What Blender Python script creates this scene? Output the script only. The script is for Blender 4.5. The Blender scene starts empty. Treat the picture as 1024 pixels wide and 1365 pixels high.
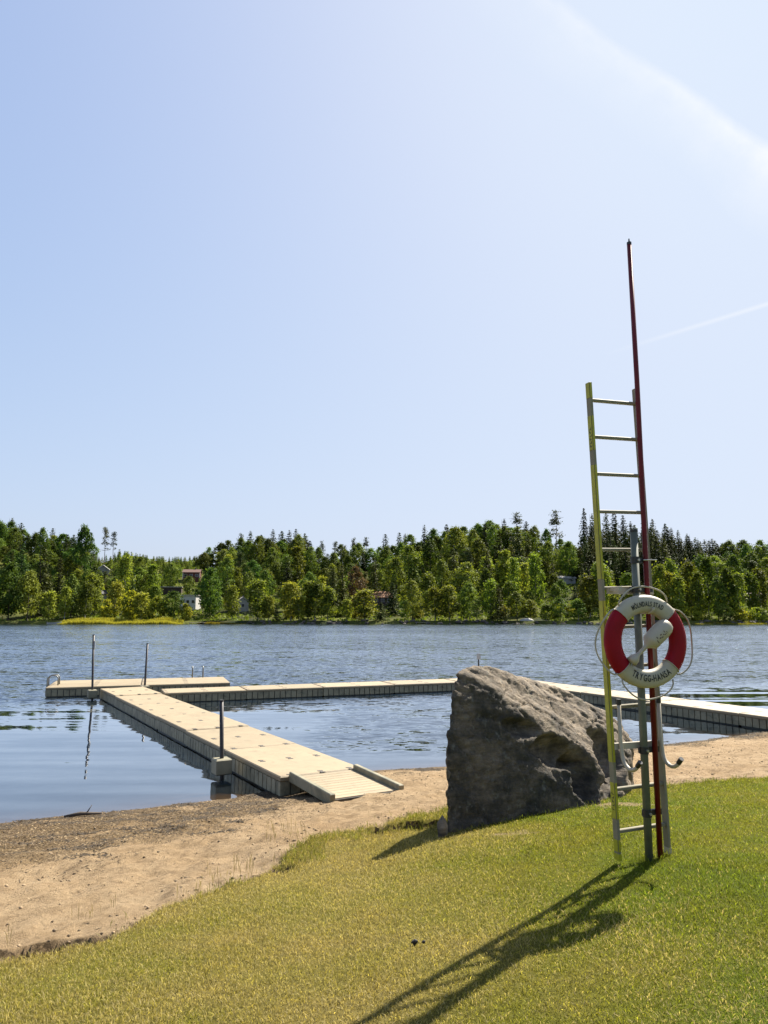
import bpy, bmesh, math, random
import numpy as np
from mathutils import Vector, Matrix, noise as mnoise

random.seed(7); rng = np.random.default_rng(7)
S = bpy.context.scene
COL = S.collection
R = math.radians

# ------------------------------------------------------------------ camera
CAM_Z = 3.0
PITCH = R(7.94)
cam = bpy.data.cameras.new('camera'); cam.sensor_fit = 'VERTICAL'; cam.sensor_height = 36; cam.lens = 26
cam.clip_start = 0.05; cam.clip_end = 4000
co = bpy.data.objects.new('camera', cam); COL.objects.link(co)
co.location = (0, 0, CAM_Z); co.rotation_euler = (math.pi / 2 + PITCH, 0, 0)
S.camera = co

# ------------------------------------------------------------------ sky, sun, exposure
SUN_AZ, SUN_EL = R(39.8), R(47.5)          # azimuth clockwise from +Y, elevation
W = bpy.data.worlds.new('World'); S.world = W; W.use_nodes = True
nt = W.node_tree; nt.nodes.clear()
def N(tree, kind, **kw):
    n = tree.nodes.new(kind)
    for k, v in kw.items():
        setattr(n, k, v)
    return n
def mth(tree, op, a, b=None, c=None, clamp=False):
    n = tree.nodes.new('ShaderNodeMath'); n.operation = op; n.use_clamp = clamp
    for i, v in enumerate((a, b, c)):
        if v is None: continue
        if isinstance(v, (int, float)): n.inputs[i].default_value = v
        else: tree.links.new(v, n.inputs[i])
    return n.outputs[0]
def vdot(tree, v, vec):
    n = tree.nodes.new('ShaderNodeVectorMath'); n.operation = 'DOT_PRODUCT'
    tree.links.new(v, n.inputs[0]); n.inputs[1].default_value = vec
    return n.outputs['Value']
def mixc(tree, fac, a, b, blend='MIX'):
    n = tree.nodes.new('ShaderNodeMix'); n.data_type = 'RGBA'; n.blend_type = blend
    for sock, v in ((n.inputs[0], fac), (n.inputs[6], a), (n.inputs[7], b)):
        if isinstance(v, (int, float)): sock.default_value = v
        elif isinstance(v, (tuple, list)): sock.default_value = tuple(v) + ((1,) if len(v) == 3 else ())
        else: tree.links.new(v, sock)
    return n.outputs[2]
def ramp(tree, fac, stops):
    n = tree.nodes.new('ShaderNodeValToRGB')
    cr = n.color_ramp
    while len(cr.elements) < len(stops): cr.elements.new(0.5)
    for e, (p, c) in zip(cr.elements, stops):
        e.position = p
        e.color = (c, c, c, 1) if isinstance(c, (int, float)) else tuple(c) + (1,)
    tree.links.new(fac, n.inputs[0])
    return n.outputs[0]

SKY_STRENGTH = 0.05
sky = N(nt, 'ShaderNodeTexSky', sky_type='NISHITA', sun_disc=False, sun_elevation=SUN_EL, sun_rotation=SUN_AZ,
        altitude=60, air_density=1.0, dust_density=2.4, ozone_density=2.5)
tc = N(nt, 'ShaderNodeTexCoord')
D = tc.outputs['Generated']
# bright hazy summer sky: the glow round the sun rolls off softly into a milky blue
sp_ = N(nt, 'ShaderNodeSeparateColor'); nt.links.new(sky.outputs[0], sp_.inputs[0])
cb_ = N(nt, 'ShaderNodeCombineColor')
for i_, (top_, k_) in enumerate(((0.75, 3.5), (0.845, 3.2), (0.995, 3.4))):
    e_ = mth(nt, 'POWER', 2.718282, mth(nt, 'MULTIPLY', sp_.outputs[i_], -k_ * 0.1365))
    nt.links.new(mth(nt, 'MULTIPLY', mth(nt, 'SUBTRACT', 1.0, e_), top_ / 0.1365), cb_.inputs[i_])
veil = cb_.outputs[0]
def sky_dir(px, py):
    f = 985.83; a = (px - 512) / f; b = (682.5 - py) / f
    return Vector((a, math.cos(PITCH) - b * math.sin(PITCH), math.sin(PITCH) + b * math.cos(PITCH))).normalized()
def band(p0, p1, halfwidth, soft, warp=0.0, wscale=8):
    """mask of a streak of cloud lying on the great circle through two sky directions"""
    a, b = sky_dir(*p0), sky_dir(*p1)
    nrm = a.cross(b).normalized()
    along = (b - a * a.dot(b)).normalized()
    d = vdot(nt, D, nrm)
    if warp:
        nz = N(nt, 'ShaderNodeTexNoise'); nz.inputs['Scale'].default_value = wscale; nz.inputs['Detail'].default_value = 6
        nt.links.new(D, nz.inputs['Vector'])
        d = mth(nt, 'ADD', d, mth(nt, 'MULTIPLY', mth(nt, 'SUBTRACT', nz.outputs[0], 0.5), warp))
    return d, vdot(nt, D, along), a, b
CONTRAIL_SIDE = -1 if sky_dir(800, 40).cross(sky_dir(1024, 190)).dot(sky_dir(760, 130)) < 0 else 1
d, al, a, b = band((800, 40), (1024, 190), 0, 0, 0.02, 14)
# broad spread contrail: crisp upper edge, feathered below
wn0 = N(nt, 'ShaderNodeTexNoise'); wn0.inputs['Scale'].default_value = 5; wn0.inputs['Detail'].default_value = 5
nt.links.new(D, wn0.inputs['Vector'])
wd0 = mth(nt, 'MULTIPLY_ADD', wn0.outputs[0], 0.09, 0.035)            # width of the veil below the edge
dd = mth(nt, 'DIVIDE', mth(nt, 'MULTIPLY', d, CONTRAIL_SIDE), wd0)
up = ramp(nt, mth(nt, 'MULTIPLY_ADD', dd, 0.5, 0.3), [(0.27, 0.0), (0.335, 1.0), (0.46, 0.5), (0.75, 0.0)])
wn = N(nt, 'ShaderNodeTexNoise'); wn.inputs['Scale'].default_value = 22; wn.inputs['Detail'].default_value = 8; wn.inputs['Roughness'].default_value = 0.65
nt.links.new(D, wn.inputs['Vector'])
fade = ramp(nt, mth(nt, 'MULTIPLY_ADD', al, 1.0, 0.5), [(0.28, 0.0), (0.52, 0.5), (0.8, 1.0)])
wisp = mth(nt, 'MULTIPLY', mth(nt, 'MULTIPLY', up, fade), ramp(nt, wn.outputs[0], [(0.25, 0.35), (0.7, 1.0)]))
d2, al2, a2, b2 = band((850, 459), (1024, 405), 0, 0)
line = ramp(nt, mth(nt, 'ABSOLUTE', d2), [(0.0, 1.0), (0.00035, 0.7), (0.0007, 0.0)])
lf = ramp(nt, mth(nt, 'MULTIPLY_ADD', al2, 1.0, 0.5), [(0.46, 0.0), (0.56, 0.5), (0.75, 1.0)])
line = mth(nt, 'MULTIPLY', line, mth(nt, 'MULTIPLY', lf, 0.55))
cl = mth(nt, 'MAXIMUM', mth(nt, 'MULTIPLY', wisp, 0.95), line, clamp=True)
skyc = mixc(nt, cl, veil, (7.4, 7.5, 7.6))
bg = N(nt, 'ShaderNodeBackground'); bg.inputs[1].default_value = SKY_STRENGTH
nt.links.new(skyc, bg.inputs[0])
wo = N(nt, 'ShaderNodeOutputWorld'); nt.links.new(bg.outputs[0], wo.inputs[0])

sun = bpy.data.lights.new('sun', 'SUN'); sun.energy = 5.0; sun.angle = R(0.55); sun.color = (1.0, 0.93, 0.82)
so = bpy.data.objects.new('sun', sun); COL.objects.link(so)
sdir = Vector((math.sin(SUN_AZ) * math.cos(SUN_EL), math.cos(SUN_AZ) * math.cos(SUN_EL), math.sin(SUN_EL)))
so.rotation_euler = sdir.to_track_quat('Z', 'Y').to_euler(); so.location = (20, 30, 40)
vs = S.view_settings
vs.view_transform = 'Standard'; vs.look = 'None'; vs.gamma = 1; vs.exposure = 1.45; vs.use_curve_mapping = False
S.cycles.max_bounces = 8; S.cycles.transparent_max_bounces = 16
S.cycles.caustics_reflective = False; S.cycles.caustics_refractive = False

# ------------------------------------------------------------------ numpy noise
def _hash(ix, iy, seed):
    h = (ix.astype(np.int64) * 374761393 + iy.astype(np.int64) * 668265263 + seed * 1442695041) & 0x7fffffff
    h = ((h ^ (h >> 13)) * 1274126177) & 0x7fffffff
    return ((h ^ (h >> 16)) & 0xffffff) / float(0xffffff)
def vnoise(x, y, seed=0):
    ix, iy = np.floor(x), np.floor(y); fx, fy = x - ix, y - iy
    fx = fx * fx * (3 - 2 * fx); fy = fy * fy * (3 - 2 * fy)
    a, b = _hash(ix, iy, seed), _hash(ix + 1, iy, seed); c, d = _hash(ix, iy + 1, seed), _hash(ix + 1, iy + 1, seed)
    return (a * (1 - fx) + b * fx) * (1 - fy) + (c * (1 - fx) + d * fx) * fy
def fbm(x, y, sc, octv=4, seed=0, gain=0.5):
    x, y = np.asarray(x, float) / sc, np.asarray(y, float) / sc; s = np.zeros_like(x); a = 1; t = 0
    for o in range(octv):
        s += a * vnoise(x * 2 ** o + 17.3 * o, y * 2 ** o - 9.1 * o, seed + o); t += a; a *= gain
    return s / t - 0.5
def sstep(a, b, x):
    t = np.clip((x - a) / (b - a), 0, 1); return t * t * (3 - 2 * t)

# ------------------------------------------------------------------ mesh helpers
class MB:
    """collects vertices and faces of ONE mesh object"""
    def __init__(s): s.v = []; s.f = []; s.m = []; s.mi = 0
    def add(s, vs_, fs_):
        o = len(s.v); s.v.extend([tuple(p) for p in vs_])
        s.f.extend([tuple(i + o for i in q) for q in fs_]); s.m.extend([s.mi] * len(fs_)); return s
    def box(s, c, d, M=None, bev=0.0):
        x, y, z = d[0] / 2, d[1] / 2, d[2] / 2
        if bev <= 0:
            P = [(-x, -y, -z), (x, -y, -z), (x, y, -z), (-x, y, -z), (-x, -y, z), (x, -y, z), (x, y, z), (-x, y, z)]
            F = [(3, 2, 1, 0), (4, 5, 6, 7), (0, 1, 5, 4), (1, 2, 6, 5), (2, 3, 7, 6), (3, 0, 4, 7)]
        else:                                    # top and bottom edges chamfered
            b = bev
            P = []
            for zz, i in ((-z, b), (-z + b, 0), (z - b, 0), (z, b)):
                P += [(-x + i, -y + i, zz), (x - i, -y + i, zz), (x - i, y - i, zz), (-x + i, y - i, zz)]
            F = [(3, 2, 1, 0), (12, 13, 14, 15)]
            for k in range(3):
                for j in range(4):
                    F.append((k * 4 + j, k * 4 + (j + 1) % 4, k * 4 + 4 + (j + 1) % 4, k * 4 + 4 + j))
        c = Vector(c)
        P = [(M @ Vector(p) if M else Vector(p)) + c for p in P]
        return s.add(P, F)
    def tube(s, pts, rad, seg=8, cap=True, closed=False):
        pts = [Vector(p) for p in pts]; n = len(pts)
        rad = rad if isinstance(rad, (list, tuple)) else [rad] * n
        t0 = (pts[1] - pts[0]).normalized()
        ref = Vector((0, 0, 1)) if abs(t0.z) < 0.9 else Vector((1, 0, 0))
        u = t0.cross(ref).normalized(); P = []; F = []
        for i, p in enumerate(pts):
            if closed: t = (pts[(i + 1) % n] - pts[i - 1]).normalized()
            else: t = (pts[min(i + 1, n - 1)] - pts[max(i - 1, 0)]).normalized()
            u = (u - t * u.dot(t)).normalized(); w = t.cross(u)
            for k in range(seg):
                a = 2 * math.pi * k / seg
                P.append(p + (u * math.cos(a) + w * math.sin(a)) * rad[i])
        m = n if closed else n - 1
        for i in range(m):
            for k in range(seg):
                a, b = i * seg + k, i * seg + (k + 1) % seg; j = ((i + 1) % n) * seg
                F.append((a, b, j + (k + 1) % seg, j + k))
        if cap and not closed:
            F.append(tuple(range(seg - 1, -1, -1))); F.append(tuple((n - 1) * seg + k for k in range(seg)))
        return s.add(P, F)
    def build(s, name, mats, parent=None, smooth=False, loc=None):
        me = bpy.data.meshes.new(name); me.from_pydata(s.v, [], s.f)
        for m in (mats if isinstance(mats, (list, tuple)) else [mats]): me.materials.append(m)
        if any(s.m): me.polygons.foreach_set('material_index', s.m)
        if smooth: me.polygons.foreach_set('use_smooth', [True] * len(me.polygons))
        me.update()
        return link(name, me, parent, loc)
def link(name, data, parent=None, loc=None):
    o = bpy.data.objects.new(name, data); COL.objects.link(o)
    if parent: o.parent = parent
    if loc is not None: o.location = loc
    return o
def np_mesh(name, V, F, mat, smooth=False, attrs=None):
    """mesh from numpy arrays, all faces with the same corner count; attrs = {name: per-vertex float or rgb}"""
    V = np.ascontiguousarray(V, np.float32); F = np.ascontiguousarray(F, np.int32)
    me = bpy.data.meshes.new(name); n, k = F.shape
    me.vertices.add(len(V)); me.vertices.foreach_set('co', V.ravel())
    me.loops.add(n * k); me.loops.foreach_set('vertex_index', F.ravel())
    me.polygons.add(n); me.polygons.foreach_set('loop_start', np.arange(0, n * k, k, dtype=np.int32))
    me.update(calc_edges=True)
    if smooth: me.polygons.foreach_set('use_smooth', np.ones(n, bool))
    for an, av in (attrs or {}).items():
        av = np.asarray(av, np.float32)
        if av.ndim == 1:
            at_ = me.attributes.new(an, 'FLOAT', 'POINT'); at_.data.foreach_set('value', av)
        else:
            at_ = me.attributes.new(an, 'FLOAT_COLOR', 'POINT')
            at_.data.foreach_set('color', np.hstack([av, np.ones((len(av), 1), np.float32)]).ravel())
    if mat: me.materials.append(mat)
    me.validate(); me.update()
    return me
def tag(o, label=None, cat=None, group=None, kind=None):
    for k, v in (('label', label), ('category', cat), ('group', group), ('kind', kind)):
        if v: o[k] = v
    return o
def empty(name, loc, rz=0):
    o = bpy.data.objects.new(name, None); COL.objects.link(o); o.location = loc; o.rotation_euler = (0, 0, rz)
    o.empty_display_size = 0.2
    return o
def copy_tree(o, parent=None):
    c = o.copy(); COL.objects.link(c); c.parent = parent
    for ch in o.children: copy_tree(ch, c)
    return c

# ------------------------------------------------------------------ materials
def new_mat(name):
    m = bpy.data.materials.new(name); m.use_nodes = True
    t = m.node_tree; p = t.nodes['Principled BSDF']
    return m, t, p
def pos(t):
    return t.nodes.new('ShaderNodeNewGeometry').outputs['Position']
def objco(t):
    return t.nodes.new('ShaderNodeTexCoord').outputs['Object']
def noise(t, vec, scale, detail=4, rough=0.55, dist=0.0):
    n = t.nodes.new('ShaderNodeTexNoise'); n.inputs['Scale'].default_value = scale; n.inputs['Detail'].default_value = detail
    n.inputs['Roughness'].default_value = rough; n.inputs['Distortion'].default_value = dist
    if vec is not None: t.links.new(vec, n.inputs['Vector'])
    return n.outputs[0]
def mapping(t, vec, scale=(1, 1, 1), rot=(0, 0, 0)):
    n = t.nodes.new('ShaderNodeMapping'); n.inputs['Scale'].default_value = scale; n.inputs['Rotation'].default_value = rot
    t.links.new(vec, n.inputs['Vector']); return n.outputs[0]
def bump(t, p, h, strength, dist):
    b = t.nodes.new('ShaderNodeBump'); b.inputs['Strength'].default_value = strength; b.inputs['Distance'].default_value = dist
    t.links.new(h, b.inputs['Height']); t.links.new(b.outputs[0], p.inputs['Normal']); return b
ALB = 0.64
def simple(name, colour, rough=0.6, metal=0.0, var=0.15, scale=6.0, bmp=0.0, bscale=60, spec=0.5, dirt=None, dirt_amt=0.5):
    """paint, plastic or metal with mottled tone, and optionally stains of another colour"""
    m, t, p = new_mat(name); v = objco(t)
    colour = tuple(c_ * ALB for c_ in colour); dirt = tuple(c_ * ALB for c_ in dirt) if dirt else None
    n1 = noise(t, v, scale, 6, 0.6)
    dark = tuple(c * (1 - var) for c in colour); lite = tuple(min(1, c * (1 + var)) for c in colour)
    c = mixc(t, ramp(t, n1, [(0.3, 0.0), (0.7, 1.0)]), dark, lite)
    if dirt:
        n2 = noise(t, v, scale * 0.7, 8, 0.7, 0.5)
        c = mixc(t, mth(t, 'MULTIPLY', ramp(t, n2, [(0.48, 0.0), (0.68, 1.0)]), dirt_amt), c, dirt)
    t.links.new(c, p.inputs['Base Color'])
    p.inputs['Roughness'].default_value = rough; p.inputs['Metallic'].default_value = metal
    p.inputs['Specular IOR Level'].default_value = spec
    if bmp: bump(t, p, noise(t, v, bscale, 5, 0.6), bmp, 0.01)
    return m

# ================================================================== TERRAIN (near shore)
SHORE = np.array([(-60, 2), (-25, 7), (-12, 9.4), (-8, 10.3), (-5.6, 11.3), (-4.2, 11.93), (-2.62, 12.75), (-1.2, 13.9), (-0.32, 14.9), (1.24, 15.35), (4, 16.5), (6.66, 17.95), (10.0, 19.9), (16, 22.5), (30, 27), (90, 40)])
EDGE = np.array([(-60, -14), (-20, -4), (-9, 1.4), (-4.6, 4.2), (-2.66, 5.48), (-2.29, 5.72), (-1.68, 6.48), (-1.23, 7.02), (-0.97, 7.61), (-0.67, 8.40), (-0.1, 8.75), (0.43, 9.2), (0.9, 9.6), (2.2, 10.3), (4.04, 10.82), (5.57, 11.16), (8, 12.0), (14, 14.6), (30, 20), (90, 34)])
def sdist(x, y, poly):
    """signed distance to a line that is a function of x; positive on the land (small y) side"""
    best = np.full(x.shape, 1e9)
    for (ax, ay), (bx, by) in zip(poly[:-1], poly[1:]):
        dx, dy = bx - ax, by - ay
        t = np.clip(((x - ax) * dx + (y - ay) * dy) / (dx * dx + dy * dy), 0, 1)
        best = np.minimum(best, np.hypot(x - ax - t * dx, y - ay - t * dy))
    return np.where(np.interp(x, poly[:, 0], poly[:, 1]) > y, best, -best)
CUTS = [(0.30, 8.50, 0.24), (0.02, 8.42, 0.20), (0.55, 8.58, 0.13), (-0.96, 7.28, 0.10)]      # bites worn out of the turf edge
PITS = [(-2.50, 5.72, 0.30, 0.16, 0.24), (-2.14, 5.84, 0.17, 0.13, 0.20), (-2.95, 5.55, 0.25, 0.13, 0.18)]   # dug hollows with a steep far wall: x, y, half length, half depth, drop
def pit_mask(x, y):
    w = np.zeros_like(x); far = np.zeros_like(x)
    for cx, cy, a_, b_, dr in PITS:
        u_ = (x - cx) / a_ + 0.5 * fbm(x, y, 0.15, 2, 33); v_ = (y - cy - 0.35 * (x - cx)) / b_ + 0.6 * fbm(x, y, 0.13, 2, 35)
        sh_ = sstep(1.0, 0.6, np.abs(u_)) * np.where(v_ > 0, sstep(1.0, 0.72, v_), sstep(-1.6, 0, v_))
        w = np.maximum(w, dr * sh_); far = np.maximum(far, sstep(1.15, 0.7, np.abs(u_)) * sstep(0.3, 0.75, v_) * sstep(1.25, 1.0, v_))
    return w, far
def fields(x, y):
    x = np.asarray(x, float); y = np.asarray(y, float)
    ds = sdist(x, y, SHORE) + 0.22 * fbm(x, y, 1.6, 3, 5) + 0.05 * fbm(x, y, 0.25, 2, 9)
    dg = sdist(x, y, EDGE) + 0.42 * fbm(x, y, 0.8, 4, 21) + 0.14 * fbm(x, y, 0.14, 2, 25)
    for cx, cy, cr in CUTS:
        dg = np.minimum(dg, np.hypot(x - cx, y - cy) - cr + 0.12 * fbm(x, y, 0.12, 2, 31))
    return ds, dg
def height(x, y):
    ds, dg = fields(x, y)
    x = np.asarray(x, float); y = np.asarray(y, float)
    b = np.clip(ds / np.maximum(ds + np.maximum(-dg, 0), 1e-3), 0, 1)
    zb = 0.60 * b ** 1.1
    dune = (0.075 * fbm(x, y, 0.7, 4, 41) + 0.11 * (fbm(x, y, 0.26, 3, 47)) * sstep(0.1, 0.5, b)) * sstep(0.0, 0.3, ds)
    zw = np.maximum(-3.0, 0.16 * ds + 0.012 * np.minimum(ds, 0))
    dgs = sdist(x, y, EDGE)
    zl = 0.66 + 0.122 * np.clip(dgs, 0, 9) + 0.04 * np.clip(dgs - 9, 0, 40) + 0.10 * fbm(x, y, 3.5, 3, 61) + 0.018 * fbm(x, y, 0.35, 2, 67)
    lip = sstep(-0.01, 0.05, dg)
    z = np.where(ds < 0, zw, zb + dune)
    # bites are hollows below the turf
    for cx, cy, cr in CUTS:
        z = z - 0.13 * np.exp(-((x - cx) ** 2 + (y - cy) ** 2) / (cr * 1.1) ** 2) * (1 - lip)
    return z * (1 - lip) + np.maximum(z, zl) * lip - pit_mask(x, y)[0], ds, dg
def hz(x, y):
    return float(height(np.array([x]), np.array([y]))[0][0])

def axis(lo, a, b, hi, step, grow=1.22):
    core = list(np.arange(a, b + 1e-6, step))
    s = step; v = a; left = []
    while v > lo: s *= grow; v -= s; left.append(v)
    s = step; v = core[-1]; right = []
    while v < hi: s *= grow; v += s; right.append(v)
    return np.array(left[::-1] + core + right)
xs = axis(-120, -8.5, 13.0, 140, 0.05); ys = axis(-90, 1.6, 20.5, 40, 0.05)
GX, GY = np.meshgrid(xs, ys); Z, DS, DG = height(GX.ravel(), GY.ravel())
nx, ny = len(xs), len(ys)
idx = np.arange(nx * ny).reshape(ny, nx)
Q = np.stack([idx[:-1, :-1], idx[:-1, 1:], idx[1:, 1:], idx[1:, :-1]], -1).reshape(-1, 4)
V = np.stack([GX.ravel(), GY.ravel(), Z], 1)
is_lawn = (DG[Q].mean(1) > 0.02)

# -- sand
m_sand, t, p = new_mat('sand'); v = pos(t)
att = t.nodes.new('ShaderNodeAttribute'); att.attribute_name = 'weed'
wet = t.nodes.new('ShaderNodeAttribute'); wet.attribute_name = 'wet'
n_big = noise(t, v, 0.9, 5); n_mid = noise(t, v, 7, 6, 0.65); n_fine = noise(t, v, 90, 6, 0.75)
c = mixc(t, ramp(t, n_big, [(0.3, 0.0), (0.7, 1.0)]), (0.30, 0.205, 0.108), (0.375, 0.275, 0.16))
c = mixc(t, mth(t, 'MULTIPLY', ramp(t, n_mid, [(0.45, 0.0), (0.68, 1.0)]), 0.6), c, (0.155, 0.098, 0.048))
c = mixc(t, mth(t, 'MULTIPLY', ramp(t, n_fine, [(0.52, 0.0), (0.66, 1.0)]), 0.6), c, (0.09, 0.06, 0.033))
wmask = mth(t, 'MULTIPLY', att.outputs['Fac'], ramp(t, noise(t, v, 16, 7, 0.7), [(0.30, 0.0), (0.50, 1.0)]))
c = mixc(t, mth(t, 'MULTIPLY', wmask, 0.9), c, mixc(t, ramp(t, noise(t, v, 45, 4), [(0.35, 0.0), (0.65, 1.0)]), (0.035, 0.022, 0.009), (0.12, 0.078, 0.028)))
c = mixc(t, mth(t, 'MULTIPLY', wet.outputs['Fac'], 0.75), c, (0.07, 0.047, 0.025))
so_ = t.nodes.new('ShaderNodeAttribute'); so_.attribute_name = 'soil'
c = mixc(t, mth(t, 'MULTIPLY', so_.outputs['Fac'], ramp(t, noise(t, v, 25, 5, 0.7), [(0.35, 0.1), (0.55, 0.95)])), c, (0.03, 0.02, 0.011))
t.links.new(c, p.inputs['Base Color']); p.inputs['Roughness'].default_value = 0.95; p.inputs['Specular IOR Level'].default_value = 0.15
hh = mth(t, 'ADD', mth(t, 'MULTIPLY', n_mid, 0.8), mth(t, 'MULTIPLY', n_fine, 0.35))
bump(t, p, hh, 1.0, 0.08)

# -- bare soil and thatch under the grass
m_lawn, t, p = new_mat('lawn_soil'); v = pos(t)
att = t.nodes.new('ShaderNodeAttribute'); att.attribute_name = 'tint'
nf = noise(t, v, 120, 5, 0.8)
c = mixc(t, ramp(t, nf, [(0.35, 0.0), (0.65, 1.0)]), mixc(t, 1.0, att.outputs['Color'], (0.25, 0.25, 0.25), 'MULTIPLY'), att.outputs['Color'])
bare = t.nodes.new('ShaderNodeAttribute'); bare.attribute_name = 'bare'
c = mixc(t, bare.outputs['Fac'], c, mixc(t, ramp(t, noise(t, v, 30, 5, 0.7), [(0.4, 0.0), (0.6, 1.0)]), (0.19, 0.13, 0.075), (0.30, 0.225, 0.14)))
t.links.new(c, p.inputs['Base Color']); p.inputs['Roughness'].default_value = 1.0; p.inputs['Specular IOR Level'].default_value = 0.1
bump(t, p, nf, 1.0, 0.02)

def lawn_tint(x, y):
    """dry straw on the slope to the beach, greener and richer towards the right and the foot of the posts"""
    g = 0.20 + 0.62 * sstep(-0.8, 2.6, np.asarray(x)) - 0.015 * np.asarray(y) + 0.13 * sstep(5.5, 3.5, np.asarray(y)) * sstep(-1.5, 2, np.asarray(x))
    g = g + 0.75 * fbm(x, y, 1.5, 4, 71) + 0.45 * fbm(x, y, 0.32, 3, 77)
    g += 0.30 * np.exp(-((x - 1.9) ** 2 + (y - 5.7) ** 2) / 1.0)
    g = np.clip(g, 0, 1)[:, None]
    straw = np.array([0.28, 0.225, 0.065]); mid = np.array([0.18, 0.18, 0.020]); green = np.array([0.105, 0.155, 0.007])
    return np.where(g < 0.5, straw + (mid - straw) * g * 2, mid + (green - mid) * (g - 0.5) * 2)
BARE = [(1.35, 7.65, 0.30, 0.15), (2.85, 9.05, 0.36, 0.2)]
def bareness(x, y):
    w = np.zeros_like(x)
    for bx, by, ra, rb in BARE:
        w = np.maximum(w, 0.8 * sstep(1.0, 0.3, np.hypot((x - bx) / ra, (y - by) / rb) + 2.6 * fbm(x, y, 0.16, 3, 91)))
    return w
def compact(Vv, Fq):
    u, inv = np.unique(Fq.ravel(), return_inverse=True); return Vv[u], inv.reshape(Fq.shape), u
WEED = sstep(4.2, 1.2, DS - 0.9 * fbm(GX.ravel(), GY.ravel(), 1.6, 4, 101)) * sstep(-0.3, -2.2, GX.ravel() + 0.8 * fbm(GX.ravel(), GY.ravel(), 1.2, 3, 103)) + 0.9 * sstep(1.0, 0.2, np.abs(DS - 0.35)) * sstep(0.45, 0.6, fbm(GX.ravel(), GY.ravel(), 1.1, 3, 105) + 0.5)
WEED = WEED * sstep(-0.22, 0.06, fbm(GX.ravel(), GY.ravel(), 0.75, 4, 109) + 0.10 * sstep(2.5, 0.6, DS))
WEED = np.clip(WEED * sstep(0.02, 0.2, DS), 0, 1)
WET = sstep(0.45, 0.0, DS)
SOIL = np.maximum(sstep(-0.10, -0.02, DG) * (DG < 0.15), pit_mask(GX.ravel(), GY.ravel())[1])   # dark humus in the cut face of the turf
Vb, Fb, ub = compact(V, Q[~is_lawn])
beach = link('beach', np_mesh('beach', Vb, Fb, m_sand, True, {'weed': WEED[ub], 'wet': WET[ub], 'soil': SOIL[ub]}))
tag(beach, 'pale sandy beach sloping down into the lake', kind='structure')
Vl, Fl, ul = compact(V, Q[is_lawn])
lawn = link('lawn', np_mesh('lawn', Vl, Fl, m_lawn, True, {'tint': lawn_tint(Vl[:, 0], Vl[:, 1]), 'bare': bareness(Vl[:, 0], Vl[:, 1])}))
tag(lawn, 'mown lawn sloping to the beach', kind='structure')

# ================================================================== LAKE
m_water, t, p = new_mat('lake_water'); v = pos(t)
cm = t.nodes.new('ShaderNodeAttribute'); cm.attribute_name = 'chop'
dp = t.nodes.new('ShaderNodeAttribute'); dp.attribute_name = 'opacity'
def slopes(scale, rot, nscale, det, rough, dist):
    n = t.nodes.new('ShaderNodeTexNoise'); n.inputs['Scale'].default_value = nscale; n.inputs['Detail'].default_value = det
    n.inputs['Roughness'].default_value = rough; n.inputs['Distortion'].default_value = dist
    t.links.new(mapping(t, v, scale, (0, 0, R(rot))), n.inputs['Vector'])
    q = t.nodes.new('ShaderNodeVectorMath'); q.operation = 'SUBTRACT'; t.links.new(n.outputs['Color'], q.inputs[0]); q.inputs[1].default_value = (0.5, 0.5, 0.5)
    return q.outputs[0]
def vop(op, a_, b_):
    q = t.nodes.new('ShaderNodeVectorMath'); q.operation = op; t.links.new(a_, q.inputs[0])
    if isinstance(b_, tuple): q.inputs[1].default_value = b_
    elif op == 'SCALE': t.links.new(b_, q.inputs[3])
    else: t.links.new(b_, q.inputs[1])
    return q.outputs[0]
gust = ramp(t, noise(t, mapping(t, v, (0.012, 0.05, 1), (0, 0, R(4))), 1.0, 3), [(0.32, 0.5), (0.68, 1.1)])
rip = slopes((0.8, 1.7, 1), 10, 2.9, 4, 0.65, 0.3)
chp = slopes((0.5, 1.1, 1), -8, 1.0, 3, 0.6, 0.2)
tot = vop('ADD', vop('MULTIPLY', rip, (1.15, 1.6, 0)), vop('MULTIPLY', chp, (0.5, 0.85, 0)))
tot = vop('SCALE', tot, mth(t, 'MULTIPLY', cm.outputs['Fac'], gust))
swl = slopes((0.09, 1.0, 1), 9, 1.3, 2, 0.4, 0.2)
tot = vop('ADD', tot, vop('MULTIPLY', swl, (0.03, 0.13, 0)))
lean = t.nodes.new('ShaderNodeCombineXYZ'); lean.inputs[0].default_value = 0; lean.inputs[2].default_value = 0     # wavelets steeper on their windward, near side
t.links.new(mth(t, 'MULTIPLY', cm.outputs['Fac'], -0.10), lean.inputs[1])
tot = vop('ADD', tot, lean.outputs[0])
up_ = vop('ADD', tot, (0.0, 0.0, 1.0))
b = t.nodes.new('ShaderNodeVectorMath'); b.operation = 'NORMALIZE'; t.links.new(up_, b.inputs[0])
tr = t.nodes.new('ShaderNodeBsdfTransparent'); tr.inputs[0].default_value = (0.75, 0.62, 0.42, 1)
gl = t.nodes.new('ShaderNodeBsdfGlossy'); gl.inputs['Roughness'].default_value = 0.03; gl.inputs['Color'].default_value = (0.93, 0.97, 1.0, 1); t.links.new(b.outputs[0], gl.inputs['Normal'])
df = t.nodes.new('ShaderNodeBsdfDiffuse'); df.inputs[0].default_value = (0.004, 0.010, 0.018, 1)
body = t.nodes.new('ShaderNodeMixShader'); t.links.new(dp.outputs['Fac'], body.inputs[0]); t.links.new(tr.outputs[0], body.inputs[1]); t.links.new(df.outputs[0], body.inputs[2])
fr = t.nodes.new('ShaderNodeFresnel'); fr.inputs[0].default_value = 1.333; t.links.new(b.outputs[0], fr.inputs['Normal'])
fac = mth(t, 'MULTIPLY_ADD', fr.outputs[0], 1.75, 0.02, clamp=True)
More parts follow.
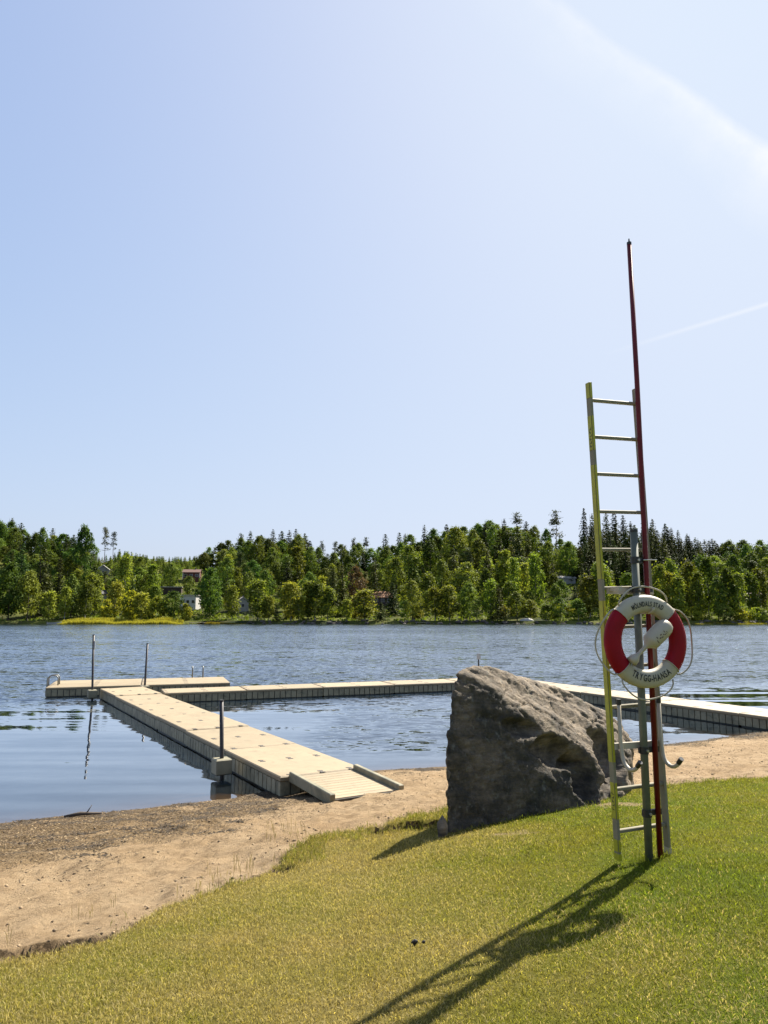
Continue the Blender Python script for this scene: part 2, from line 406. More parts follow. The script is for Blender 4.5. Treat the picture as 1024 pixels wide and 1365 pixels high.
mx = t.nodes.new('ShaderNodeMixShader'); t.links.new(fac, mx.inputs[0]); t.links.new(body.outputs[0], mx.inputs[1]); t.links.new(gl.outputs[0], mx.inputs[2])
t.links.new(mx.outputs[0], t.nodes['Material Output'].inputs[0])
xs2 = axis(-700, -14, 16, 700, 0.25, 1.15); ys2 = axis(-40, 6, 34, 300, 0.25, 1.15)
LX, LY = np.meshgrid(xs2, ys2); lx, ly = LX.ravel(), LY.ravel()
lz, lds, ldg = height(lx, ly)
op = 1 - np.exp(-2.6 * np.maximum(0, -lz))
# sheltered water: mirror-like inside the floating pier and left of it, wind-ruffled beyond
perim = sdist(lx, ly, np.array([(-400, 19), (-40, 20.5), (-14, 23.5), (-9, 25.6), (-1.8, 24.0), (5.5, 27), (12, 30), (60, 48), (400, 60)]))
chopf = 0.03 + 0.97 * sstep(1.5, -5.0, perim + 2.0 * fbm(lx, ly, 6, 3, 111))
chopf = np.maximum(chopf, 0.45 * sstep(-2.5, -1.0, lx) * sstep(7.5, 6.0, lx) * sstep(15.5, 18.5, ly))
i2 = np.arange(len(lx)).reshape(len(ys2), len(xs2))
Q2 = np.stack([i2[:-1, :-1], i2[:-1, 1:], i2[1:, 1:], i2[1:, :-1]], -1).reshape(-1, 4)
keep = (lds[Q2].min(1) < 0.6) & (ly[Q2].max(1) < 262)
Vw, Fw, uw = compact(np.stack([lx, ly, np.zeros_like(lx)], 1), Q2[keep])
lake = link('lake', np_mesh('lake', Vw, Fw, m_water, True, {'chop': chopf[uw], 'opacity': op[uw]}))
tag(lake, 'blue lake ruffled by the wind beyond the pier', kind='structure')

# ================================================================== FAR SHORE HILL
F_PX = 985.83
def slope(py):                                   # vertical slope of the sight line at a picture height
    b = (682.5 - py) / F_PX
    return (math.sin(PITCH) + b * math.cos(PITCH)) / (math.cos(PITCH) - b * math.sin(PITCH))
def bearing(px): return (px - 512) / F_PX * 0.985
SKYLINE = np.array([(-700, 735), (-300, 715), (-60, 690), (0, 692), (40, 706), (80, 712), (120, 716), (160, 730), (200, 737), (240, 738), (265, 736), (285, 725), (330, 714), (390, 712), (420, 728), (480, 727), (515, 722), (560, 712), (600, 705), (650, 698), (700, 696), (740, 708), (770, 708), (790, 695), (850, 695), (890, 700), (930, 715), (1000, 727), (1060, 730), (1400, 715), (1800, 735)], float)
RIDGE = 400.0
def far_z(x, y):
    x = np.asarray(x, float); y = np.asarray(y, float)
    px = x / np.maximum(y, 1) / 0.985 * F_PX + 512
    top = np.interp(px, SKYLINE[:, 0], SKYLINE[:, 1])
    zr = CAM_Z + (820 - (top + 34 - 22 * sstep(125, 165, px) * sstep(280, 258, px))) / F_PX * RIDGE
    tt = np.clip((y - 262) / (RIDGE - 262), 0, 1)
    sh_ = 0.55 * tt + 0.45 * (tt * tt * (3 - 2 * tt))
    z = 1.1 + (zr - 1.1) * sh_ + 1.2 * fbm(x, y, 30, 3, 131) * tt * 2
    bank = sstep(250.5, 256, y + 3.0 * fbm(x, y, 14, 3, 137))
    z = z * bank - 1.2 * (1 - bank)
    return np.where(y > RIDGE, z - (y - RIDGE) * 0.06, z)
def fz(x, y): return float(far_z(np.array([x]), np.array([y]))[0])
m_hill, t, p = new_mat('hillside_ground'); v = pos(t)
c = mixc(t, ramp(t, noise(t, v, 0.05, 5, 0.6), [(0.40, 0.0), (0.58, 1.0)]), (0.020, 0.030, 0.009), (0.09, 0.10, 0.018))
c = mixc(t, ramp(t, noise(t, v, 0.6, 5, 0.7), [(0.5, 0.0), (0.7, 0.7)]), c, (0.10, 0.075, 0.03))
t.links.new(c, p.inputs['Base Color']); p.inputs['Roughness'].default_value = 1; p.inputs['Specular IOR Level'].default_value = 0.1
bump(t, p, noise(t, v, 1.2, 4), 1.0, 0.4)
hx = np.concatenate([np.arange(-700, -260, 20), np.arange(-260, 260, 4), np.arange(260, 701, 20)]).astype(float)
hy = np.concatenate([np.arange(246, 266, 1.0), np.arange(266, 430, 6), np.arange(430, 1500, 60)]).astype(float)
HX, HY = np.meshgrid(hx, hy); HZ = far_z(HX.ravel(), HY.ravel())
i3 = np.arange(HX.size).reshape(len(hy), len(hx))
Q3 = np.stack([i3[:-1, :-1], i3[:-1, 1:], i3[1:, 1:], i3[1:, :-1]], -1).reshape(-1, 4)
hill = link('hillside', np_mesh('hillside', np.stack([HX.ravel(), HY.ravel(), HZ], 1), Q3, m_hill, True))
tag(hill, 'wooded hillside rising from the far shore', kind='structure')

# ------------------------------------------------------------------ trees
def leaf_mat(name, dark, lite, transl=0.35, yellow=(0.20, 0.17, 0.02)):
    m, t, p = new_mat(name)
    dark, lite, yellow = (tuple(c_ * 1.08 for c_ in q_) for q_ in (dark, lite, yellow))
    oi = t.nodes.new('ShaderNodeObjectInfo'); at_ = t.nodes.new('ShaderNodeAttribute'); at_.attribute_name = 'tint'
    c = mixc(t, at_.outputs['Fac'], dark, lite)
    c = mixc(t, mth(t, 'MULTIPLY', oi.outputs['Random'], 0.38), c, mixc(t, 0.5, c, yellow))
    v2 = t.nodes.new('ShaderNodeHueSaturation'); t.links.new(c, v2.inputs['Color'])
    r2 = mth(t, 'FRACT', mth(t, 'MULTIPLY', oi.outputs['Random'], 7.31))
    t.links.new(mth(t, 'MULTIPLY_ADD', r2, 1.0, 0.55), v2.inputs['Value'])
    r3 = mth(t, 'FRACT', mth(t, 'MULTIPLY', oi.outputs['Random'], 23.7))
    t.links.new(mth(t, 'MULTIPLY_ADD', r3, 0.06, 0.475), v2.inputs['Hue'])
    c = v2.outputs[0]
    t.links.new(c, p.inputs['Base Color']); p.inputs['Roughness'].default_value = 0.65; p.inputs['Specular IOR Level'].default_value = 0.08
    tl = t.nodes.new('ShaderNodeBsdfTranslucent'); t.links.new(mixc(t, 1.0, c, (1.5, 1.45, 0.7), 'MULTIPLY'), tl.inputs[0])
    s_ = t.nodes.new('ShaderNodeMixShader'); s_.inputs[0].default_value = transl
    t.links.new(p.outputs[0], s_.inputs[1]); t.links.new(tl.outputs[0], s_.inputs[2])
    t.links.new(s_.outputs[0], t.nodes['Material Output'].inputs[0])
    return m
ML = {
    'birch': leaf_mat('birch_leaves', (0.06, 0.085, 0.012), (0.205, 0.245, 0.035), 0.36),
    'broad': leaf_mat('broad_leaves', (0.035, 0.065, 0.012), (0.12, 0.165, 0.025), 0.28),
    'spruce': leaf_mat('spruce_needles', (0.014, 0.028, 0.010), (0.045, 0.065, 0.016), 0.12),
    'young': leaf_mat('young_spruce_needles', (0.05, 0.08, 0.014), (0.12, 0.155, 0.026), 0.3),
    'pine': leaf_mat('pine_needles', (0.025, 0.040, 0.015), (0.065, 0.085, 0.024), 0.15),
    'bush': leaf_mat('bush_leaves', (0.08, 0.105, 0.012), (0.27, 0.27, 0.03), 0.4),
    'copper': leaf_mat('copper_leaves', (0.045, 0.022, 0.016), (0.10, 0.060, 0.035), 0.25, (0.1, 0.06, 0.03)),
}
m_birch = simple('birch_bark', (0.42, 0.40, 0.36), 0.8, var=0.3, scale=3, dirt=(0.05, 0.045, 0.04), dirt_amt=0.8)
m_bark = simple('bark', (0.10, 0.075, 0.055), 0.9, var=0.35, scale=4)
m_pbark = simple('pine_bark', (0.20, 0.11, 0.06), 0.9, var=0.35, scale=4)

def rand_quads(C, size, up_bias=0.0, aspect=0.7, r=rng, outward=None):
    """one randomly turned leaf clump face at each centre C; size = per-point"""
    n = len(C); d = r.normal(size=(n, 3)) * (1.0 if outward is None else 0.7); d[:, 2] += up_bias; d = d if outward is None else d + outward; d /= np.linalg.norm(d, axis=1)[:, None]
    e = r.normal(size=(n, 3)); u = np.cross(d, e); u /= np.linalg.norm(u, axis=1)[:, None]; w = np.cross(d, u)
    s = size[:, None]
    P = np.stack([C - u * s, C + w * s * aspect + d * s * 0.2, C + u * s, C - w * s * aspect + d * s * 0.15], 1)
    return P.reshape(-1, 3), np.arange(n * 4).reshape(n, 4)
def crown_mesh(name, kind, seed):
    """crown of a tree 1 unit tall scaled to nominal 14 m; centres spread in clumps"""
    r = np.random.default_rng(seed); C = []; Sz = []; T = []
    if kind in ('birch', 'broad', 'bush', 'copper', 'slim'):
        H0, Wd = {'birch': (14, 3.2), 'broad': (14, 5.2), 'bush': (4.5, 2.9), 'copper': (14, 4.6), 'slim': (14, 2.0)}[kind]
        z0 = {'birch': 0.13, 'broad': 0.12, 'bush': 0.02, 'copper': 0.1, 'slim': 0.10}[kind] * H0
        nc = {'birch': 120, 'broad': 150, 'bush': 70, 'copper': 140, 'slim': 80}[kind]
        lobes = r.normal(size=(5, 3))
        for i in range(nc):
            t_ = r.random() ** 0.85
            prof = (math.sin(math.pi * min(1, 0.12 + 0.80 * t_ ** 0.8)) ** 0.7) if kind in ('birch', 'slim') else (1 - abs(2 * t_ - 0.9) ** 2.2 * 0.8)
            prof = max(0.12, prof)
            a = r.random() * 2 * math.pi; rr = Wd * prof * (0.45 + 0.55 * math.sqrt(r.random()))
            rr *= 0.8 + 0.35 * math.sin(a * 2 + lobes[0, 0] * 3 + t_ * 6) * math.cos(a + lobes[1, 0] * 4)
            cc = np.array([rr * math.cos(a), rr * math.sin(a), z0 + (H0 - z0) * t_])
            k = int(r.integers(14, 24)); cs = (0.55 if kind == 'bush' else 0.85) * (0.7 + 0.6 * r.random())
            p_ = cc + r.normal(size=(k, 3)) * np.array([cs, cs, cs * (0.75 if kind != 'birch' else 1.0)]) * 0.62
            C.append(p_); Sz.append(r.uniform(0.20, 0.42, k) * (0.75 if kind == 'bush' else 1.0)); T.append(np.clip(r.normal(0.45 + 0.25 * r.normal(), 0.2, k), 0, 1))
    elif kind in ('spruce', 'young'):
        H0 = 16 if kind == 'spruce' else 5; Wd = 3.3 if kind == 'spruce' else 1.25
        nl = 30 if kind == 'spruce' else 14
        for i in range(nl):
            t_ = (i + r.random() * 0.6) / nl; z_ = H0 * (0.06 + 0.93 * t_)
            L = Wd * (1 - t_) ** 0.75 * (0.75 + 0.4 * r.random()) + 0.16
            nb = int(7 - 3 * t_)
            a0 = r.random() * 6.28
            for j in range(nb):
                a = a0 + j * 6.283 / nb + r.normal() * 0.2; LL = L * r.uniform(0.65, 1.15)
                k = max(4, int(13 * LL / Wd + 4)); s_ = np.sort(r.random(k)) ** 0.8
                zz = z_ - 0.42 * LL * s_ ** 1.3 + 0.10 * LL * s_ ** 3
                p_ = np.stack([np.cos(a) * LL * s_, np.sin(a) * LL * s_, zz], 1) + r.normal(size=(k, 3)) * 0.10 * (1 if kind == 'spruce' else 0.5)
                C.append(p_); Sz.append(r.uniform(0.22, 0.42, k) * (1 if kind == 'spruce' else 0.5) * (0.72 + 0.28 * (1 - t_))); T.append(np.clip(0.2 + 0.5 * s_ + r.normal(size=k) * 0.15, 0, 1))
    elif kind == 'pine':
        H0 = 17; nc = 46
        for i in range(nc):
            t_ = r.random() ** 0.75; z_ = H0 * (0.42 + 0.57 * t_)
            L = 3.0 * (1 - t_ * 0.8) * (0.35 + 0.65 * r.random()); a = r.random() * 6.28
            cc = np.array([L * math.cos(a), L * math.sin(a), z_]); k = int(r.integers(12, 22))
            C.append(cc + r.normal(size=(k, 3)) * np.array([0.62, 0.62, 0.26])); Sz.append(r.uniform(0.18, 0.36, k)); T.append(np.clip(r.normal(0.45, 0.25, k), 0, 1))
    C = np.vstack(C); Sz = np.concatenate(Sz); T = np.concatenate(T)
    ax_ = C.copy(); ax_[:, :2] *= 0.15; ax_[:, 2] = np.minimum(C[:, 2] - 0.6, H0 * 0.45 + 0.5 * (C[:, 2] - H0 * 0.45))
    ow = C - ax_; ow /= np.linalg.norm(ow, axis=1)[:, None]
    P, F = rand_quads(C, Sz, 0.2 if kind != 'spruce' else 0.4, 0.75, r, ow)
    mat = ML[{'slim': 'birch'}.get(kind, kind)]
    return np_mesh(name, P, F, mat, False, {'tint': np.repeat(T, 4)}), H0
def trunk_mesh(name, kind, H0, seed):
    r = random.Random(seed); mb = MB()
    th = {'pine': 0.97, 'spruce': 0.97, 'young': 0.95}.get(kind, 0.85) * H0
    r0 = {'bush': 0.08, 'young': 0.06, 'slim': 0.14}.get(kind, 0.22)
    pts = []; x = y = 0
    for i in range(8):
        pts.append((x, y, -0.6 + (th + 0.6) * i / 7)); x += r.gauss(0, 0.012 * H0) * 0.7; y += r.gauss(0, 0.012 * H0) * 0.7
    mb.tube(pts, [r0 * (1 - 0.88 * i / 7) * (1.25 if i == 0 else 1) for i in range(8)], 6)
    for i in range(9 if kind not in ('young',) else 3):
        k = r.randint(2, 6) if kind != 'pine' else r.randint(3, 6)
        b_ = Vector(pts[k]); a = r.random() * 6.28; L = H0 * r.uniform(0.10, 0.20) * (0.6 if kind in ('slim', 'spruce') else 1)
        e_ = b_ + Vector((math.cos(a) * L, math.sin(a) * L, L * (0.9 if kind not in ('spruce', 'pine') else 0.15)))
        mb.tube([b_, b_.lerp(e_, 0.5) + Vector((0, 0, -0.03 * L)), e_], [r0 * 0.4, r0 * 0.25, r0 * 0.08], 4, cap=False)
    me = bpy.data.meshes.new(name); me.from_pydata(mb.v, [], mb.f)
    me.materials.append({'birch': m_birch, 'slim': m_birch, 'pine': m_pbark}.get(kind, m_bark)); me.update()
    return me
PROTO = {}
for kind, k_n in (('birch', 3), ('broad', 3), ('spruce', 3), ('pine', 3), ('bush', 3), ('slim', 2), ('copper', 1), ('young', 2)):
    PROTO[kind] = []
    for i in range(k_n):
        cm_, H0 = crown_mesh('crown', kind, 1000 + 17 * i + len(kind) * 131)
        PROTO[kind].append((cm_, trunk_mesh('trunk', kind, H0, 300 + i * 7 + len(kind)), H0))
TREE_NAME = {'birch': 'birch_tree', 'broad': 'broadleaf_tree', 'spruce': 'spruce_tree', 'pine': 'pine_tree', 'bush': 'bush', 'slim': 'slender_birch_tree', 'copper': 'copper_beech_tree', 'young': 'young_spruce_tree'}
TREE_CAT = {'bush': 'bush'}
PLACED = []; TREES = []
def tree(kind, x, y, h, wide=1.0, label=None, group=None, variant=None, z=None):
    i = random.randrange(len(PROTO[kind])) if variant is None else variant
    cm_, tm_, H0 = PROTO[kind][i]
    z = fz(x, y) if z is None else z
    e = empty(TREE_NAME[kind], (x, y, z), random.random() * 6.283)
    s_ = h / H0; w_ = s_ * wide
    e.scale = (w_, w_, s_)
    link('crown', cm_, e); link('trunk', tm_, e)
    tag(e, label, TREE_CAT.get(kind, 'tree'), group)
    PLACED.append((x, y, h)); TREES.append((e, kind, x, y, h))
    return e
def tree_px(kind, px, ytop, Y, wide=1.0, label=None, group=None, variant=None, wpx=None):
    x = bearing(px) * Y; z0 = fz(x, Y); ztop = CAM_Z + slope(ytop) * Y
    h = max(2.5, ztop - z0)
    if wpx:                                                    # overall crown width asked for, in picture pixels
        nat = {'birch': 6.6, 'broad': 10.4, 'spruce': 5.6, 'pine': 6.6, 'bush': 5.8, 'slim': 4.2, 'copper': 9.4, 'young': 2.6}[kind] / PROTO[kind][0][2] * h
        wide = (wpx / F_PX * Y) / nat
    return tree(kind, x, Y, h, wide, label, group, variant)

G = {'birch': ('pale green birch on the far shore', 'birches on the far shore'),
     'slim': ('slender narrow birch among the trees across the lake', 'slender birches across the lake'),
     'broad': ('round leafy broadleaf tree on the far hillside', 'broadleaf trees on the far hillside'),
     'spruce': ('dark pointed spruce in the forest across the lake', 'spruces in the forest across the lake'),
     'pine': ('tall open crowned pine on the ridge across the lake', 'pines on the ridge across the lake'),
     'bush': ('low yellow green bush on the far bank', 'bushes on the far bank'),
     'young': ('small bright green young spruce on the far slope', 'young spruces on the far slope')}
def T(kind, px, ytop, Y, wpx=None, label=None):
    return tree_px(kind, px, ytop, Y, 1.0, label or G[kind][0], None if label else G[kind][1], None, wpx)
# trees that stand out one by one
T('pine', 133, 703, 385, 15, 'taller of two thin crowned pines side by side above the gabled house')
T('pine', 145, 709, 388, 13, 'shorter of two thin crowned pines side by side above the gabled house')
T('pine', 745, 680, 372, 24, 'lone tall pine with gappy crown beside the dark house on the ridge')
T('pine', 694, 683, 380, 22, 'bulky dark pine on the ridge towering over its neighbours')
T('copper', 474, 756, 282, 30, 'reddish brown copper beech beside the orange roofed house')
T('broad', 278, 760, 268, 40, 'big dark green broadleaf tree in front of the red brown house')
T('broad', 550, 775, 259, 33, 'round crowned tree on the bank beside the orange roofed house')
T('spruce', 508, 802, 257, 17, 'small very dark conifer at the water edge below the orange roofed house')
T('bush', 741, 803, 268, 26, 'bright yellow green round bush beside the pale tarpaulin')
T('slim', 200, 754, 300, 17, 'narrow pale poplar like tree beside the flagpole')
T('broad', 104, 703, 330, 36, 'large leafy tree with broad crown above the little gabled house')
# skyline
for px, yt in [(5, 690), (18, 696), (45, 704), (61, 703), (73, 711), (90, 712), (330, 707), (345, 712), (361, 705), (373, 707), (383, 706), (392, 704), (404, 710), (411, 720), (514, 711), (533, 709), (541, 711), (552, 714), (567, 699), (579, 703), (597, 698), (676, 691), (706, 694), (785, 676), (796, 684), (815, 680), (826, 679), (838, 686), (866, 692), (878, 691), (895, 697), (903, 703), (912, 706), (924, 711), (935, 716), (953, 720), (964, 724), (975, 723)]:
    T('spruce', px, yt, random.uniform(378, 398), random.uniform(17, 25))
for px, yt in [(428, 721), (446, 722), (459, 727), (471, 717), (487, 716), (318, 711), (405, 714)]:
    T('pine', px, yt, random.uniform(384, 396), random.uniform(12, 16))
for px, yt, w in [(300, 722, 24), (318, 719, 24), (345, 716, 26), (275, 731, 18), (620, 703, 30), (640, 699, 26), (655, 695, 34), (717, 702, 22), (733, 706, 18), (610, 712, 30), (580, 716, 30), (1000, 721, 30), (1022, 722, 28), (985, 728, 22), (1040, 720, 30), (-15, 694, 40)]:
    T('broad', px, yt, random.uniform(374, 392), w)
# the canopy just under the skyline
for px in range(-8, 1040, 9):
    if 116 < px < 268 or 716 < px < 780: continue
    top_ = float(np.interp(px, SKYLINE[:, 0], SKYLINE[:, 1]))
    con = (775 < px < 965) or random.random() < 0.18
    T('spruce' if con else 'broad', px + random.uniform(-3, 3), top_ + random.uniform(-2, 13), random.uniform(352, 392), random.uniform(18, 26) if con else random.uniform(20, 32))
for px in range(778, 950, 8):
    T('spruce', px + random.uniform(-3, 3), float(np.interp(px, SKYLINE[:, 0], SKYLINE[:, 1])) + random.uniform(14, 34), random.uniform(326, 352), random.uniform(18, 26))
# shore rows, near the water: (kind, picture column, crown top, distance, width)
for kd, px, yt, Y, w in [
    ('broad', 8, 753, 262, 46), ('broad', 34, 764, 261, 38), ('spruce', 52, 726, 272, 34), ('birch', 62, 790, 260, 24), ('spruce', 22, 722, 284, 30), ('spruce', 74, 738, 280, 24),
    ('broad', 92, 768, 268, 30), ('birch', 84, 784, 259, 20), ('birch', 112, 776, 264, 22), ('birch', 120, 766, 274, 30), ('birch', 151, 776, 266, 24), ('birch', 163, 741, 292, 24),
    ('bush', 140, 800, 260, 24), ('bush', 172, 788, 264, 34), ('birch', 186, 792, 260, 26), ('bush', 208, 797, 262, 30), ('broad', 230, 789, 263, 36), ('bush', 246, 806, 258, 24),
    ('slim', 314, 756, 284, 15), ('birch', 308, 782, 262, 22), ('birch', 343, 776, 259, 32), ('birch', 357, 796, 258, 20), ('birch', 387, 778, 260, 32), ('spruce', 368, 808, 256, 11),
    ('slim', 410, 776, 262, 18), ('birch', 420, 776, 262, 26), ('birch', 437, 784, 260, 26), ('slim', 428, 770, 270, 14), ('birch', 462, 800, 260, 18), ('birch', 486, 788, 257, 36), ('birch', 398, 800, 258, 18),
    ('birch', 580, 784, 260, 26), ('birch', 600, 783, 259, 28), ('broad', 626, 778, 260, 34), ('spruce', 664, 778, 258, 26), ('broad', 690, 790, 260, 34), ('birch', 655, 776, 262, 26), ('birch', 708, 800, 262, 22),
    ('birch', 717, 742, 282, 26), ('birch', 730, 805, 258, 20), ('broad', 748, 798, 258, 28), ('birch', 772, 800, 259, 24), ('birch', 788, 770, 266, 30), ('birch', 803, 752, 270, 30), ('birch', 822, 790, 260, 22), ('birch', 850, 784, 262, 28),
    ('birch', 884, 755, 264, 24), ('slim', 896, 762, 262, 18), ('birch', 908, 770, 260, 24), ('birch', 924, 752, 268, 28), ('slim', 934, 764, 260, 18), ('birch', 948, 746, 270, 28), ('broad', 960, 772, 262, 28), ('birch', 975, 758, 264, 26), ('slim', 990, 766, 261, 18), ('birch', 1004, 764, 276, 26), ('birch', 1018, 760, 282, 26),
    ('broad', 968, 806, 257, 30), ('bush', 990, 812, 257, 28), ('bush', 1012, 810, 258, 30), ('bush', 910, 806, 258, 24), ('bush', 930, 810, 258, 24), ('bush', 880, 804, 258, 24),
    ('birch', -14, 772, 262, 34), ('birch', -40, 768, 266, 36), ('birch', 1042, 764, 264, 30), ('birch', 1066, 768, 262, 30), ('broad', 540, 800, 262, 20), ('spruce', 524, 776, 276, 24), ('spruce', 498, 742, 300, 26), ('spruce', 455, 752, 290, 26), ('spruce', 444, 760, 284, 24)]:
    T(kd, px, yt, Y, w)
# middle slopes: round crowns one can pick out
for kd, px, yt, Y, w in [('broad', 122, 756, 300, 24), ('broad', 182, 744, 316, 26), ('broad', 224, 752, 320, 26), ('broad', 300, 744, 318, 30), ('broad', 335, 748, 320, 28), ('broad', 360, 742, 330, 28), ('broad', 330, 764, 290, 30), ('broad', 352, 762, 286, 26), ('spruce', 382, 745, 312, 22), ('slim', 394, 730, 330, 20),
    ('broad', 545, 730, 318, 44), ('broad', 528, 745, 300, 36), ('broad', 575, 722, 330, 36), ('broad', 610, 704, 350, 40), ('broad', 640, 720, 340, 34), ('broad', 625, 752, 290, 46), ('broad', 590, 748, 300, 32), ('spruce', 668, 708, 340, 24), ('spruce', 694, 700, 330, 28), ('slim', 675, 733, 305, 22), ('spruce', 652, 735, 310, 24), ('spruce', 708, 712, 345, 20), ('broad', 735, 724, 330, 34), ('broad', 762, 724, 330, 30), ('slim', 702, 752, 290, 16), ('slim', 688, 745, 300, 16),
    ('spruce', 606, 740, 310, 24), ('broad', 650, 760, 280, 30), ('birch', 570, 765, 285, 26), ('broad', 940, 742, 300, 36), ('broad', 985, 742, 310, 30), ('broad', 1010, 738, 330, 34), ('birch', 900, 748, 285, 24), ('spruce', 960, 748, 300, 20), ('spruce', 770, 745, 330, 26), ('spruce', 790, 735, 325, 30), ('spruce', 812, 730, 320, 30), ('spruce', 840, 728, 322, 30), ('spruce', 864, 732, 318, 30), ('spruce', 885, 735, 320, 26), ('spruce', 905, 738, 322, 24)]:
    T(kd, px, yt, Y, w)

# the rest of the wood on the slope
def Y_for(px, py):
    """distance at which the ground of the far slope is seen at this picture height"""
    Ys = np.arange(257.5, 399, 0.5); zz = far_z(bearing(px) * Ys, Ys)
    ok_ = (zz - CAM_Z) / Ys >= slope(py)
    return float(Ys[np.argmax(ok_)]) if ok_.any() else 398.0
HOUSES = [(131, 767, 7), (131, 801, 6), (253, 773, 8), (252, 812, 8), (320, 814, 7), (506, 806, 9), (731, 730, 7), (769, 729, 9), (757, 776, 7), (1008, 802, 9), (222, 791, 9)]
SITES = [(bearing(px) * Y_for(px, py), Y_for(px, py), rr) for px, py, rr in HOUSES]   # house plots, kept clear
def clear_of(x, y, dmin):
    for (a, b_, r_) in SITES:
        if math.hypot(a - x, b_ - y) < r_: return False
        if abs(a - x * b_ / y) < r_ * 0.75 and b_ - 26 < y < b_: return False          # keep the view to the house
    return all((a - x) ** 2 + (b_ - y) ** 2 > dmin * dmin for a, b_, h_ in PLACED)
def species(px, Y):
    if 120 < px < 265 and Y > 320: return 'young'
    if 330 < px < 440 and 296 < Y < 345: return 'young' if random.random() < 0.5 else 'broad'
    if 775 < px < 960 and Y > 300: return 'spruce' if random.random() < 0.9 else 'broad'
    if px < 80: return random.choice(['spruce', 'broad', 'broad', 'broad'])
    return random.choice(['broad'] * 9 + ['spruce', 'spruce', 'birch', 'birch', 'pine'] if Y > 300 else ['broad', 'birch', 'birch', 'spruce', 'bush'])
cand = []
for k in range(7000):
    Y = 264 + (398 - 264) * random.random(); px = random.uniform(-70, 1095)
    cand.append((Y, px))
random.shuffle(cand)
cnt = {}
for Y, px in cand:
    x = bearing(px) * Y; sp = species(px, Y)
    dm = {'young': 2.8, 'bush': 4.0, 'broad': 5.2}.get(sp, 5.4) * (1.45 if Y < 305 and sp != 'young' else 1.0)
    if Y < 274 and sp != 'bush': continue
    if not clear_of(x, Y, dm): continue
    if cnt.get(sp, 0) >= {'young': 270, 'spruce': 150, 'broad': 185, 'birch': 110, 'pine': 40, 'bush': 40}[sp]: continue
    cnt[sp] = cnt.get(sp, 0) + 1
    top = np.interp(px, SKYLINE[:, 0], SKYLINE[:, 1])
    h = {'young': 4.5, 'spruce': 11, 'broad': 9, 'birch': 9.5, 'pine': 12, 'bush': 3.5}[sp] * random.uniform(0.75, 1.25)
    zmax = CAM_Z + slope(top + 4) * Y
    h = min(h, max(3.0, zmax - fz(x, Y)))
    tree(sp, x, Y, h, random.uniform(1.0, 1.35), G[sp][0], G[sp][1])
print('forest', len(PLACED), cnt)

# say which tree is which by the landmark nearest to it
MARKS = [('gabled house', 0), ('cream cottage', 1), ('red brown house', 2), ('pale villa', 3), ('grey house', 4), ('orange roofed house', 5), ('flat roofed ridge house', 6), ('ridge villa', 7), ('pale roofed house', 8), ('reddish cabin', 9), ('long carport', 10)]
MARKS = [(n_, SITES[i_][0], SITES[i_][1]) for n_, i_ in MARKS] + [('twin pines', bearing(139) * 386, 386), ('lone gappy pine', bearing(745) * 372, 372), ('copper beech', bearing(474) * 282, 282), ('reed bed', bearing(120) * 256, 256), ('white moored boat', bearing(71) * 253, 253), ('covered boat', bearing(703) * 257, 257), ('round bank tree', bearing(550) * 259, 259), ('far grass fringe', bearing(960) * 255, 255)]
WORD = {'birch': 'pale birch', 'slim': 'slender birch', 'broad': 'leafy broadleaf', 'spruce': 'dark spruce', 'pine': 'open pine', 'bush': 'yellowish bush', 'young': 'young spruce'}
AVG = {k_: np.mean([q_[4] for q_ in TREES if q_[1] == k_]) for k_ in WORD}
for e_, kd, x_, y_, h_ in TREES:
    if 'group' not in e_: continue
    n_, mx_, my_ = min(MARKS, key=lambda m_: math.hypot(m_[1] - x_, (m_[2] - y_) * 0.7))
    dx_, dy_ = x_ - mx_, y_ - my_; far_ = math.hypot(dx_, dy_)
    size = 'tall' if h_ > AVG[kd] * 1.2 else 'short' if h_ < AVG[kd] * 0.8 else 'middling'
    rel = ('above' if dy_ > abs(dx_) * 0.7 else 'below' if dy_ < -abs(dx_) * 0.7 else 'beside')
    dst = 'close' if far_ < 12 else 'some way' if far_ < 28 else 'far'
    sd = '' if abs(dx_) < abs(dy_) * 0.5 else (' towards the lone pine' if (bearing(745) - x_ / y_) * dx_ > 0 else ' away from the lone pine')
    e_['label'] = f'{size} {WORD[kd]} {dst} {rel} the {n_}{sd}'

# undergrowth filling the slope between the trunks: nobody could count it
C_ = []; S_ = []; T_ = []
ux = rng.uniform(-175, 175, 60000); uy = rng.uniform(257, 402, 60000)
okm = np.abs(ux) < uy * 0.60
for (a, b_, r_) in SITES: okm &= np.hypot(ux - a, uy - b_) > r_ * 0.8
dens = fbm(ux, uy, 9, 3, 151) + 0.5
okm &= dens > 0.42
ux, uy, dens = ux[okm], uy[okm], dens[okm]
uz = far_z(ux, uy) + rng.uniform(0.1, 1.0, len(ux)) * (0.5 + 2.6 * (dens - 0.42)) * sstep(258, 275, uy) + 0.2
Pm, Fm = rand_quads(np.stack([ux, uy, uz], 1), rng.uniform(0.3, 0.62, len(ux)), 0.5)
und = link('undergrowth', np_mesh('undergrowth', Pm, Fm, ML['broad'], False, {'tint': np.repeat(np.clip(rng.normal(0.5, 0.25, len(ux)), 0, 1), 4)}))
tag(und, 'leafy undergrowth between the trees on the far slope', 'undergrowth', kind='stuff')

